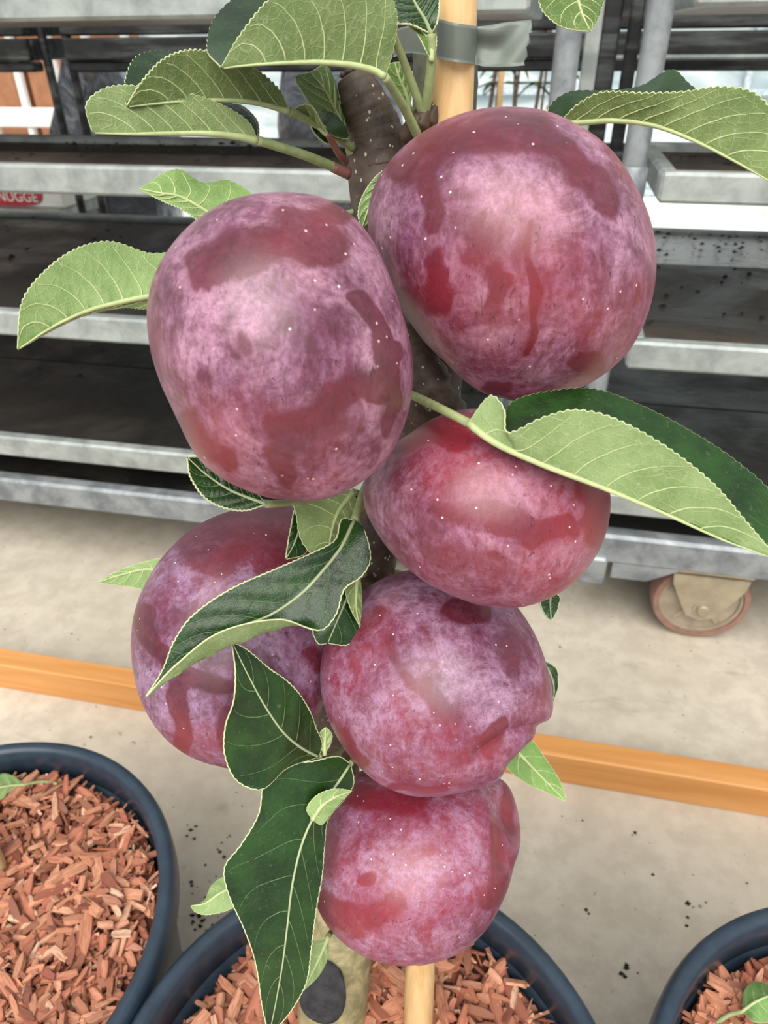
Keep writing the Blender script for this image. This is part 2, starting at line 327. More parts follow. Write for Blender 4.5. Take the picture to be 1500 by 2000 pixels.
def castor(par, u, off):
    b = MB(); R = .062
    b.box(u-.05, u+.05, off-.03, off+.036, .116, .1215, .002)                   # mounting plate
    for sgn in (-1, 1):
        y = off+sgn*.027
        pr = [(u-.046, .113), (u+.046, .113), (u+.044, .098), (u+.026, .062), (u+.018, .048), (u, .042), (u-.018, .048), (u-.026, .062), (u-.044, .098)]
        n = len(pr); V = [(x, y-.002, z) for x, z in pr]+[(x, y+.002, z) for x, z in pr]
        b.add(V, [tuple(range(n)), tuple(range(n, 2*n))[::-1]]+[(i, n+i, n+(i+1) % n, (i+1) % n) for i in range(n)])
    k = b.build('castor', 'fork', par); 
    b = MB(); w = .017
    b.lathe([(.0525, -w), (.0595, -w), (R, -w+.006), (R, w-.006), (.0595, w), (.0525, w)], 40, 0, 'y', (u, off, R), True)
    wh = b.build('wheel', 'wheel', k, True); wh.data.set_sharp_from_angle(angle=.6)
    b = MB(); b.lathe([(.0, -.010), (.053, -.010), (.053, .010), (0, .010)], 32, 0, 'y', (u, off, R))
    for i in range(5):
        a = math.pi/2+2*math.pi*i/5
        b.tube([(u+.014*math.cos(a), off-.009, R+.014*math.sin(a)), (u+.044*math.cos(a), off-.009, R+.044*math.sin(a))], [.006, .004], 6)
    b.lathe([(.0, -.022), (.014, -.022), (.015, -.006)], 20, 0, 'y', (u, off, R))
    b.lathe([(.0485, -.0135), (.0527, -.0135), (.0527, -.009), (.0485, -.009)], 40, 0, 'y', (u, off, R), True)
    b.build('wheel_hub', 'hub', k)
    b = MB(); b.lathe([(0, -.036), (.0065, -.036), (.008, -.034), (.008, -.026)], 12, 0, 'y', (u, off, R)); b.lathe([(.008, -.0305), (.0125, -.0305), (.0125, -.028)], 18, 0, 'y', (u, off, R)); b.build('axle_bolt', 'fork', k)
def trolley(u0, u1, shelves, base, label, posts=True, f='galv', pm='galv_dark', cast=(), group=None, collar=None, off0=-.03, boards=('board', 'board_brown')):
    t = empty('plant_trolley', TP(0, 0, 0), YAW); tag(t, label, 'trolley', group)
    for z, dep, lip, seams, bd in shelves: shelf(t, u0, u1, off0, dep, z, lip, f, bd, seams)
    if base:
        zt, zb = base; b = MB(); o1 = off0+.565
        b.box(u0-.01, u1+.01, off0-.004, off0+.02, zb, zt, .004); b.box(u0-.01, u1+.01, o1-.02, o1, zb, zt, .004)
        b.box(u0-.01, u0+.02, off0+.02, o1-.02, zb, zt-.002, .003); b.box(u1-.02, u1+.01, off0+.02, o1-.02, zb, zt-.002, .003)
        d = b.build('base_frame', 'galv_dark', t)
        b = MB(); b.box(u0+.018, u1-.018, off0+.018, o1-.018, zt-.02, zt-.008, .002); b.build('deck_board', 'board', d)
        for uc, sg in ((u0+.0, 1), (u1, -1)):                                  # corner gussets below the frame
            b = MB(); pr = [(uc+sg*.03, zb+.002), (uc+sg*.03, zb-.022), (uc+sg*.075, zb-.022), (uc+sg*.115, zb+.002)]
            n = 4; V = [(x, off0-.003, z) for x, z in pr]+[(x, off0+.012, z) for x, z in pr]
            b.add(V, [tuple(range(n)), tuple(range(n, 2*n))[::-1]]+[(i, n+i, n+(i+1) % n, (i+1) % n) for i in range(n)])
            b.box(uc-sg*.028 if sg > 0 else uc-.012, uc+.022 if sg > 0 else uc+.028, off0-.012, off0+.02, zb-.03, zb+.012, .003)
            b.build('corner_gusset', 'galv_dark', d)
    for u, o in cast: castor(t, u, o)
    if posts:
        for u, o in posts: post(t, u, o, base[1]+.01 if base else 0, 1.25, .0117 if base else .0085, pm, (collar,) if collar else ())
    return t
u_c = 0.2593
dr = off_of(1350, 278, .579)+.03; dl = off_of(60, 262, .573)+.03
left_tr = trolley(-1.36, -.03, [(.2195, .565, .032, (.5,), ('board',)), (.4035, .565, .032, (.55,), ('board', 'board_brown')), (.573, dl, .030, (.5,), ('board_brown', 'board')), (.737, .50, .034, (.5,), ('ply',))],
    (.149, .108), 'galvanised steel plant trolley with soiled shelves on the left of the apples', [(.006, -.005), (-1.385, -.005), (-1.385, .5)], cast=[(-.22, .06), (-1.16, .06), (-.22, .46), (-1.16, .46)], collar=None)
right_tr = trolley(.106, 1.44, [(.224, .565, .030, (.5,), ('board',)), (.4145, .56, .031, (.62,), ('board_brown', 'board_sheen')), (.5792, dr, .0275, (.62,), ('board_brown', 'board_brown')), (.7365, .50, .031, (.5,), ('ply',))],
    (.1645, .121), 'galvanised steel plant trolley with brown castor at the right of the apples', [(.082, -.005), (1.46, -.005), (1.46, .5)], cast=[(u_c, 0.0), (1.25, 0.0), (u_c, .44), (1.25, .44)], collar=.578)
for tr_, ua, ub, zu in ((left_tr, -1.34, -.05, .7035), (right_tr, .125, 1.42, .706)):   # flat plywood underside of the top shelves
    b = MB(); b.box(ua, ub, -.012, .45, zu, zu+.005, .001); tag(b.build('underside_board', 'ply', [c for c in tr_.children if c.name.startswith('shelf')][3]), None)
# a steel strip beside the left trolley's pipe post, and the lower brackets behind
b = MB(); b.box(.0215, .036, .03, .036, .12, 1.25, .001); b.build('post_strip', 'galv', left_tr)
for px_, o, h_ in ((1182, .30, .0115), (1228, .27, .008)):
    u = on_plane(px_, 130, o)[0]; b = MB(); b.box(u-h_, u+h_, o-h_, o+h_, .12, 1.25, .003); b.build('rear_post', 'steel_backlit', right_tr)
b = MB(); b.box(.05, .12, .24, .34, .535, .562, .004); b.build('shelf_hook', 'steel_backlit', right_tr)
# second row, its backlit darkness painted into the steel colour
ul_, um_ = on_plane(112, 200, .66)[0], on_plane(157, 200, .66)[0]
rs = [(.688, .5, .036, (.5,), ('ply',)), (.774, .5, .083, (.5,), ('ply',))]
rowl = trolley(-2.3, ul_-.012, rs, None, 'dark backlit plant trolley in the second row at the left edge', [(ul_, .66), (-2.32, .66)], 'steel_backlit', 'steel_backlit', group=None, off0=.62)
rowr = trolley(um_+.012, 1.2, rs, None, 'dark backlit plant trolley in the second row behind both front trolleys', [(um_, .66), (1.23, .66)], 'steel_backlit', 'steel_backlit', off0=.62)
for r_ in (rowl, rowr):
    u0, u1 = (-2.3, ul_-.01) if r_ is rowl else (um_+.01, 1.2)
    b = MB(); b.box(u0, u1, .625, .66, .634, .651, .003); b.build('cross_rail', 'steel_backlit', r_)
    b = MB(); 
    if r_ is rowr: b.tube([(on_plane(1190, 98, .612)[0], .612, .653), (u1, .612, .653)], .004, 10); b.build('tube_rail', 'galv', r_, True)

# ------------------------------------------------------------------ wooden batten on the floor
b0 = hit(0, 1343, 0); b1 = hit(1500, 1597, 0); ba = math.atan2(b1[1]-b0[1], b1[0]-b0[0])
b = MB(); b.box(-.75, .75, 0, .027, 0, .044, .0015)
bt = b.build('wooden_batten', 'batten'); bt.location = tuple((b0+b1)/2); bt.rotation_euler = (0, 0, ba)
tag(bt, 'long orange wooden batten lying across the concrete floor', 'batten')

# ------------------------------------------------------------------ background goods
def lump(name, cx, cy, cz, sx, sy, sz, seed, mat, label, cat):
    r = np.random.default_rng(seed); nu, nv = 40, 28; V = []; dirs = r.normal(size=(26, 3)); dirs /= np.linalg.norm(dirs, axis=1)[:, None]; amp = r.uniform(.75, 1.15, 26)
    for j in range(nv+1):
        ph = math.pi*j/nv
        for i in range(nu):
            th = 2*math.pi*i/nu; d = np.array([math.sin(ph)*math.cos(th), math.sin(ph)*math.sin(th), math.cos(ph)])
            k = min(amp/np.maximum(dirs@d, .2)); k = min(k, 1.35)            # faceted, like stretched film
            V.append((d[0]*sx*k, d[1]*sy*k, max(-sz, d[2]*sz*k)))
    b = MB(); b.add(V, [(j*nu+i, j*nu+(i+1) % nu, (j+1)*nu+(i+1) % nu, (j+1)*nu+i) for j in range(nv) for i in range(nu)])
    o = b.build(name, mat); o.location = tuple(TP(cx, cy, cz)); o.rotation_euler = (0, 0, YAW); tag(o, label, cat); return o
lump('film_bundle', on_plane(190, 200, 1.22)[0], 1.24, .34, .17, .16, .34, 3, 'film', 'crumpled dark grey plastic film bundle behind the left trolley, left of the leaves', 'bundle')
lump('film_bundle', on_plane(640, 200, 1.22)[0], 1.24, .34, .15, .16, .34, 5, 'film_pale', 'crumpled grey plastic film bundle behind the thick brown spur', 'bundle')
# white cage with terracotta boxes, far left
cg = empty('wire_cage', TP(-1.95, 1.75, 0), YAW); tag(cg, 'white wire cage standing behind the left trolley', 'cage')
for i in range(9):
    b = MB(); x = -.56+i*.14; b.box(x-.012, x+.012, -.012, .012, 0, .9, .003); b.build('upright_bar', 'white', cg)
for z in (.06, .455, .88):
    b = MB(); b.box(-.6, .6, -.02, .014, z-.03, z+.03, .004); b.build('cross_bar', 'white', cg)
for k, (x, z) in enumerate(((-.45, 0), (-.1, 0), (.25, 0), (-.45, .37), (-.1, .37), (.25, .37))):
    b = MB(); p = TP(-1.95+x, 2.0, z)
    b.box(-.15, .15, -.15, .15, 0, .34, .01); b.box(-.155, .155, -.155, .155, .30, .355, .008)
    o = b.build('terracotta_box', 'brownbox'); o.location = tuple(p); o.rotation_euler = (0, 0, YAW)
    tag(o, 'terracotta brown box, %s of the %s tier behind the white wire cage' % (('leftmost', 'middle one', 'rightmost')[k % 3], 'lower' if z == 0 else 'upper'), 'box', 'terracotta boxes behind the wire cage')
# low white bench with a red-labelled carton
OB = .88
zt = on_plane(40, 404, OB)[1]
bn = empty('low_bench', TP(on_plane(-120, 404, OB)[0], OB, 0), YAW); tag(bn, 'low pale bench behind the left trolley carrying a red labelled carton', 'bench')
b = MB(); b.box(-.4, on_plane(122, 404, OB)[0]-on_plane(-120, 404, OB)[0], -.035, .2, zt-.03, zt, .004); b.build('bench_top', 'galv', bn)
for x in (-.38, .1):
    for y in (-.02, .18):
        b = MB(); b.box(x-.012, x+.012, y-.012, y+.012, 0, zt-.03, .002); b.build('leg', 'white', bn)
ul = on_plane(-60, 385, OB)[0]; ur = on_plane(122, 385, OB)[0]; ul2 = on_plane(-70, 385, OB)[0]; ur2 = on_plane(84, 385, OB)[0]
ct = empty('carton', TP((ul+ur)/2, OB, zt), YAW); tag(ct, 'white carton with a red rounded label reading NUGGE below the left shelf', 'carton')
hw = (ur-ul)/2
b = MB(); b.box(-hw, hw, 0, .16, 0, .1, .003); b.box(-hw-.001, hw+.001, -.001, .161, .085, .102, .002); b.build('carton_body', 'white', ct)
b = MB(); n = 40; L = []; cxx = ((ul2+ur2)/2-(ul+ur)/2); a_ = (ur2-ul2)/2
for i in range(n):
    th = 2*math.pi*i/n; cs, sn = math.cos(th), math.sin(th); L.append((cxx+a_*abs(cs)**.5*(1 if cs > 0 else -1), .036+.033*abs(sn)**.6*(1 if sn > 0 else -1)))
b.add([(x, -.0035, z) for x, z in L]+[(x, -.001, z) for x, z in L], [tuple(range(n))[::-1]]+[(i, (i+1) % n, n+(i+1) % n, n+i) for i in range(n)]); b.build('red_label', 'red', ct)
tc = bpy.data.curves.new('label_text', 'FONT'); tc.body = 'NUGGE'; tc.size = .033; tc.extrude = .0006; tc.align_x = 'RIGHT'
to = bpy.data.objects.new('label_lettering', tc); COL.objects.link(to); to.parent = ct; to.location = (cxx+a_*.9, -.005, .0135); to.rotation_euler = (math.pi/2, 0, 0); tc.materials.append(MT['white'])
bpy.context.view_layer.update(); _me = bpy.data.meshes.new_from_object(to.evaluated_get(bpy.context.evaluated_depsgraph_get())); _tm = link('label_text', _me, ct); _tm.matrix_local = to.matrix_local.copy(); bpy.data.objects.remove(to)
# potted saplings with canes behind, right of the stake
gp = 'slim saplings in the gap right of the stake'
for k, (px, w, lean) in enumerate(((948, .012, .06), (968, .010, .02), (1005, .007, .02), (1012, .009, -.03), (1040, .010, .05), (1057, .007, .02))):
    uu, zz = on_plane(px, 180, 1.5)
    t = empty('sapling', TP(uu, 1.5, 0), YAW); tag(t, 'slim potted sapling in the background gap, %s counting rightward from the tan stake' % ('first', 'second', 'third', 'fourth', 'fifth', 'sixth')[k], 'sapling', gp)
    b = MB(); b.tube([(-lean*.4, 0, .1), (.0, 0, .35), (lean*.4, .0, .6), (lean, 0, 1.0)], [w*.6, w*.55, w*.5, w*.3], 8); b.build('trunk', mk_bark('sapling_bark', '#4d443c', '#7a6c5c', False) if k == 0 else bpy.data.materials['sapling_bark'], t, True)
    b = MB(); b.lathe([(0, 0), (.07, 0), (.085, .14), (.078, .14), (.076, .11), (0, .11)], 20); b.build('pot', 'pot', t, True)
    for j in range(4):
        z = .57+.04*j; a = rng.uniform(0, 6.28); d = np.array([math.cos(a), math.sin(a)*.4]); q = []
        for s_ in (0, .35, .7, 1): q.append((lean*.5+d[0]*.09*s_, d[1]*.09*s_, z+.02*s_-.05*s_*s_))
        wv = (0.002, .022, .018, .001); V = []; 
        for p, ww in zip(q, wv): V += [(p[0]-ww*d[1], p[1]+ww*d[0], p[2]+.004), (p[0], p[1], p[2]), (p[0]+ww*d[1]+.3*ww, p[1]-ww*d[0], p[2]+.006)]
        b = MB(); b.add(V, [(3*i+c, 3*i+c+1, 3*i+c+4, 3*i+c+3) for i in range(3) for c in range(2)]); b.build('leaf', simple('far_leaf', rgb('#4f6b2c'), .5) if (k == 0 and j == 0) else bpy.data.materials['far_leaf'], t, True)
for k, (px, lean) in enumerate(((977, 0), (1076, .012))):
    uu, zz = on_plane(px, 180, 1.42); b = MB(); b.tube([(0, 0, .02), (lean, 0, 1.1)], [.0085, .0075], 10)
    for z in (.3, .52, .75): b.lathe([(.0088, z-.004), (.0098, z), (.0088, z+.004)], 12)
    o = b.build('bamboo_cane', 'stake', None, True); o.location = tuple(TP(uu, 1.42, 0)); o.rotation_euler = (0, 0, YAW)
    tag(o, ('thin tan bamboo cane just right of the grey tape, in the background' if k == 0 else 'orange tan bamboo cane in the background gap, beside the steel pipe post'), 'cane')
# far rack of plant trays
rk = empty('tray_rack', TP(1.17, 2.55, 0), YAW); tag(rk, 'white wire rack holding brown pots at the far right', 'rack')
for x in (-.26, .26):
    b = MB(); b.box(x-.012, x+.012, -.012, .012, 0, .9, .002); b.build('upright', 'white', rk)
for k in range(7):
    z = .25+.085*k; b = MB(); b.box(-.27, .27, -.1, .1, z-.008, z+.008, .002); b.build('tier', 'white', rk)
for k in range(3, 7):
    for i in range(9):
        x = -.22+i*.055; z = .258+.085*k
        if not -10 < project(TP(1.17+x, 2.5, z))[0] < 1510: continue
        b = MB(); b.lathe([(0, 0), (.014, 0), (.02, .04), (.017, .04), (.016, .03), (0, .03)], 10)
        o = b.build('small_pot', 'brownbox', None, True); o.location = tuple(TP(1.17+x, 2.5, z)); tag(o, 'tiny brown pot on the far white rack, tier %d from its foot, place %d from its left end' % (k+1, i+1), 'pot', 'tiny pots on the far rack')

# ------------------------------------------------------------------ pots and mulch
CH = [rgb(h) for h in ('#bb7054', '#ca8768', '#a85f48', '#d69b7a', '#874a3a', '#ae7056', '#d9a685', '#c48665', '#965645', '#6d3a2c', '#e6c2a4', '#cf9a7c', '#b98469', '#7d5140')]
def chip_geom(Lh, Wd, T, r):
    """a splintered flat chip: 4 cross sections, jagged ends"""
    xs = [-.5, -.22+.08*r.uniform(-1, 1), .2+.08*r.uniform(-1, 1), .5]; V = []
    ws = [r.uniform(.25, .9), r.uniform(.85, 1.1), r.uniform(.8, 1.1), r.uniform(.15, .85)]; bend = r.uniform(-.08, .08)
    for x, w in zip(xs, ws):
        j = r.uniform(-.12, .12)
        V += [(x*Lh+j*Wd, -w*Wd/2, -T/2+bend*Lh*(x*x)*2), (x*Lh-j*Wd, w*Wd/2, -T/2+bend*Lh*(x*x)*2), (x*Lh-j*Wd, w*Wd/2*r.uniform(.7, 1), T/2+bend*Lh*x*x*2), (x*Lh+j*Wd, -w*Wd/2*r.uniform(.7, 1), T/2+bend*Lh*x*x*2)]
    Fc = [(3, 2, 1, 0), (12, 13, 14, 15)]
    for k in range(3):
        for i in range(4): j = (i+1) % 4; Fc.append((4*k+i, 4*k+j, 4*k+4+j, 4*k+4+i))
    return V, Fc
def set_col(me, cols):
    at = me.color_attributes.new('chipcol', 'FLOAT_COLOR', 'POINT'); at.data.foreach_set('color', np.asarray(cols, np.float32).ravel())
CHIPS = []
for i in range(22):
    big = i < 8
    b = MB(); V, Fc = chip_geom(rng.uniform(.018, .034) if big else rng.uniform(.009, .018), rng.uniform(.0045, .008) if big else rng.uniform(.003, .006), rng.uniform(.0015, .003), rng); b.add(V, Fc)
    me = bpy.data.meshes.new('wood_chip'); me.from_pydata(b.v, [], b.f); me.materials.append(MT['chip']); set_col(me, [CH[i % len(CH)]]*len(b.v)); CHIPS.append(me)
from mathutils import Euler
def pot(cx, cy, R, label, mlabel, nparts, seed, spots, chips=3600):
    r = random.Random(seed); t = empty('plant_pot', (cx, cy, 0)); tag(t, label, 'pot')
    b = MB(); Rb = R*.80; hr = .24
    b.lathe([(0, .004), (Rb-.006, .004), (Rb, 0), (Rb+.003, .004), (R-.008, hr-.03), (R-.008, hr-.026), (R-.0125, hr-.026), (R-.014, hr-.03), (Rb-.004, .012), (0, .012)], 96)
    b.build('pot_wall', 'pot', t, True).data.set_sharp_from_angle(angle=.8)
    b = MB(); b.lathe([(R-.0085, hr-.028), (R-.003, hr-.026), (R, hr-.020), (R, hr-.008), (R-.0015, hr-.002), (R-.005, hr), (R-.0088, hr-.001), (R-.0108, hr-.0035), (R-.0118, hr-.010), (R-.0128, hr-.026)], 128, closed=True)
    b.build('rim', 'pot', t, True)
    m = empty('bark_mulch', (cx, cy, 0)); tag(m, mlabel, 'mulch')
    Rm = R-.0155; zc = .2155
    def hgt(x, y): return zc + .006*math.sin(x*37+seed)*math.cos(y*31+seed*2) + .004*math.sin(x*90)*math.sin(y*80+1) - .004*(math.hypot(x, y)/Rm)**2
    n = 40; V = [(0, 0, hgt(0, 0)-.004)]; Fc = []
    for k in range(1, 13):
        for i in range(n): a = 2*math.pi*i/n; x, y = Rm*k/12*math.cos(a), Rm*k/12*math.sin(a); V.append((x, y, hgt(x, y)-.004+r.uniform(-.0015, .0015)))
    for i in range(n): Fc.append((0, 1+i, 1+(i+1) % n))
    for k in range(11):
        for i in range(n): a0 = 1+k*n; a1 = a0+n; Fc.append((a0+i, a1+i, a1+(i+1) % n, a0+(i+1) % n))
    b = MB(); b.add(V, Fc); b.build('mulch_bed', 'mulch', m, True)
    def place(x, y, z): return Euler((r.gauss(0, .22), r.gauss(0, .2), r.uniform(0, 6.283))).to_matrix(), Vector((x, y, z))
    b = MB(); cols = []
    for i in range(chips):
        a = r.uniform(0, 6.283); d = Rm*math.sqrt(r.random())*.99; x, y = d*math.cos(a), d*math.sin(a)
        sz = r.random()**2.6; sl = r.random() < .4; V, Fc = chip_geom((.007 if sl else .005)+.016*sz, (.0011 if sl else .0018)+(.0012 if sl else .0036)*sz*r.uniform(.6, 1.2), r.uniform(.0008, .0020), r)
        R_, T_ = place(x, y, hgt(x, y)+r.uniform(-.003, .005)); b.add([R_@Vector(v)+T_ for v in V], Fc)
        c = r.choice(CH); k = r.uniform(.6, 1.4); cols += [(c[0]*k, c[1]*k, c[2]*k, 1)]*len(V)
    o = b.build('chip_litter', 'chip', m); tag(o, kind='stuff'); set_col(o.data, cols)
    ok = 0
    while ok < nparts:
        a = r.uniform(0, 6.283); d = Rm*math.sqrt(r.random())*.94; x, y = d*math.cos(a), d*math.sin(a)
        q = project(np.array([cx+x, cy+y, zc]))
        if not (-30 < q[0] < 1530 and q[1] < 2040): continue
        R_, T_ = place(x, y, hgt(x, y)+r.uniform(.003, .008))
        me = CHIPS[r.randrange(8)] if r.random() < .2 else CHIPS[8+r.randrange(14)]
        c = bpy.data.objects.new('wood_chip', me); COL.objects.link(c); c.parent = m; c.location = T_; c.rotation_euler = R_.to_euler(); ok += 1
    return t
PR = .1375
pot(-.2725, .2228, PR, 'dark blue grey plastic pot at the left edge of the floor', 'reddish bark mulch filling the pot at the left edge', 300, 1, None)
pot(-.0154, .1210, PR, 'dark blue grey plastic pot holding the apple tree in the middle', 'reddish bark mulch around the apple tree trunk in the middle pot', 300, 2, None)
pot(.2601, .0939, PR, 'dark blue grey plastic pot in the lower right corner', 'reddish bark mulch filling the pot in the lower right corner', 150, 3, None, 2000)

# stakes
def stake(p0, p1, r0, r1, mat, label):
    p0, p1 = np.array(p0), np.array(p1); b = MB(); n = 24; P = [p0+(p1-p0)*i/n-p0 for i in range(n+1)]
    R_ = [r0+(r1-r0)*i/n + .00012*math.sin(i*2.1) for i in range(n+1)]; b.tube(P, R_, 24)
    o = b.build('wooden_stake', mat, None, True); o.location = tuple(p0); o.data.set_sharp_from_angle(angle=.9); tag(o, label, 'stake'); return o
SB = hit(815, 2040, .205); ST = W(893, -60, .213)
SB0 = SB+(SB-ST)*.08
stake(SB0, ST, .0084, .0066, 'stake', 'thick tan wooden stake taped behind the topmost apple, standing in the middle pot')
lb = hit(-4, 1712, .205); stake(lb-np.array([0, 0, .05]), lb+np.array([-.003, .012, .22]), .0075, .007, 'stake_pale', 'short pale wooden stake standing in the mulch of the left pot')

# ------------------------------------------------------------------ apple tree: trunk, leader, spurs
TB = hit(650, 2010, .205)
tree = empty('apple_tree', TB); tag(tree, 'columnar apple tree with brown trunk and serrated green leaves carrying plum red apples', 'tree')
def part_tube(name, pts, rad, mat, parent, seg=20, n=60, jit=0.0):
    P = cr(pts, n)-np.array(TB); R_ = np.interp(np.linspace(0, 1, n), np.linspace(0, 1, len(rad)), rad)
    if jit: R_ = R_*(1+jit*np.sin(np.arange(n)*1.7)*np.cos(np.arange(n)*.63))
    b = MB(); b.tube(P, list(R_), seg); return b.build(name, mat, parent, True)
trunk_pts = [TB-np.array([0, 0, .03]), TB, W(655, 1900, .397), W(668, 1760, .385), W(656, 1425, .347), W(722, 1090, .307), W(795, 900, .287), W(842, 730, .252), W(785, 560, .256), W(748, 420, .250), W(738, 300, .244)]
tr = part_tube('trunk', trunk_pts, [.0185, .0185, .0175, .0135, .0125, .012, .0115, .0118, .0112, .0108, .0108], 'bark', tree, 24, 120, .03)
part_tube('trunk_base', [TB-np.array([0, 0, .02]), TB+np.array([0, 0, .01]), W(655, 1900, .397), W(666, 1790, .3875), W(672, 1700, .379)], [.0198, .0198, .0194, .0182, .0145], 'graft', tree, 24, 30, .03)
part_tube('pruned_spur', [W(742, 330, .2455), W(730, 260, .242), W(708, 195, .238), W(690, 150, .236)], [.0108, .0102, .0082, .0058], 'bark', tree, 20, 40, .03)
part_tube('leader', [W(800, 520, .266), W(835, 380, .268), W(866, 240, .268), W(868, -60, .262)], [.0118, .0118, .0122, .0120], 'leader', tree, 20, 40, .02)
part_tube('bark_flap', [W(790, 640, .243), W(822, 715, .239), W(856, 775, .240), W(900, 800, .246)], [.004, .008, .007, .003], 'bark', tree, 10, 24, .15)
c0 = W(632, 1938, .3665); b = MB()
dirc = (CAM-c0)/np.linalg.norm(CAM-c0); ax = np.array(M3[:, 0]); ay = np.cross(dirc, ax); V = []; Fc = []
for k, (rr, hh) in enumerate(((0, .001), (.006, .0005), (.0095, .002), (.0118, .003), (.0125, -.002), (.012, -.008))):
    for i in range(28): a = 2*math.pi*i/28; w = 1+.06*math.sin(3*a+k); V.append(c0-np.array(TB)+ax*rr*w*math.cos(a)*.97+ay*rr*w*math.sin(a)*1.12+dirc*hh)
for k in range(5):
    for i in range(28): Fc.append((k*28+i, k*28+(i+1) % 28, k*28+28+(i+1) % 28, k*28+28+i))
b.add(V, Fc); tag(b.build('pruning_scar', 'scar', tree, True), 'dark round pruning scar low on the trunk')
for i in range(9):                                            # torn fibres on the cut spur top
    a = rng.uniform(0, 6.28); p = W(690+24*math.cos(a), 150+8*math.sin(a), .236+.003*math.sin(a))
    part_tube('fibre', [p, p+np.array([rng.uniform(-.002, .004), 0, rng.uniform(.001, .004)])], [.0012, .0004], 'bark', tree, 5, 4)
for p in ((822, 238, .222), (838, 232, .224), (806, 250, .222), (828, 222, .224)):
    a = W(*p); part_tube('bud', [a+np.array([-.0035, 0, -.003]), a, a+np.array([.002, -.001, .0035])], [.002, .0034, .0008], 'stem', tree, 10, 12, .1)
part_tube('spur', [W(795, 300, .240), W(812, 268, .232), W(824, 245, .2235)], [.006, .005, .0036], 'bark', tree, 12, 16, .05)

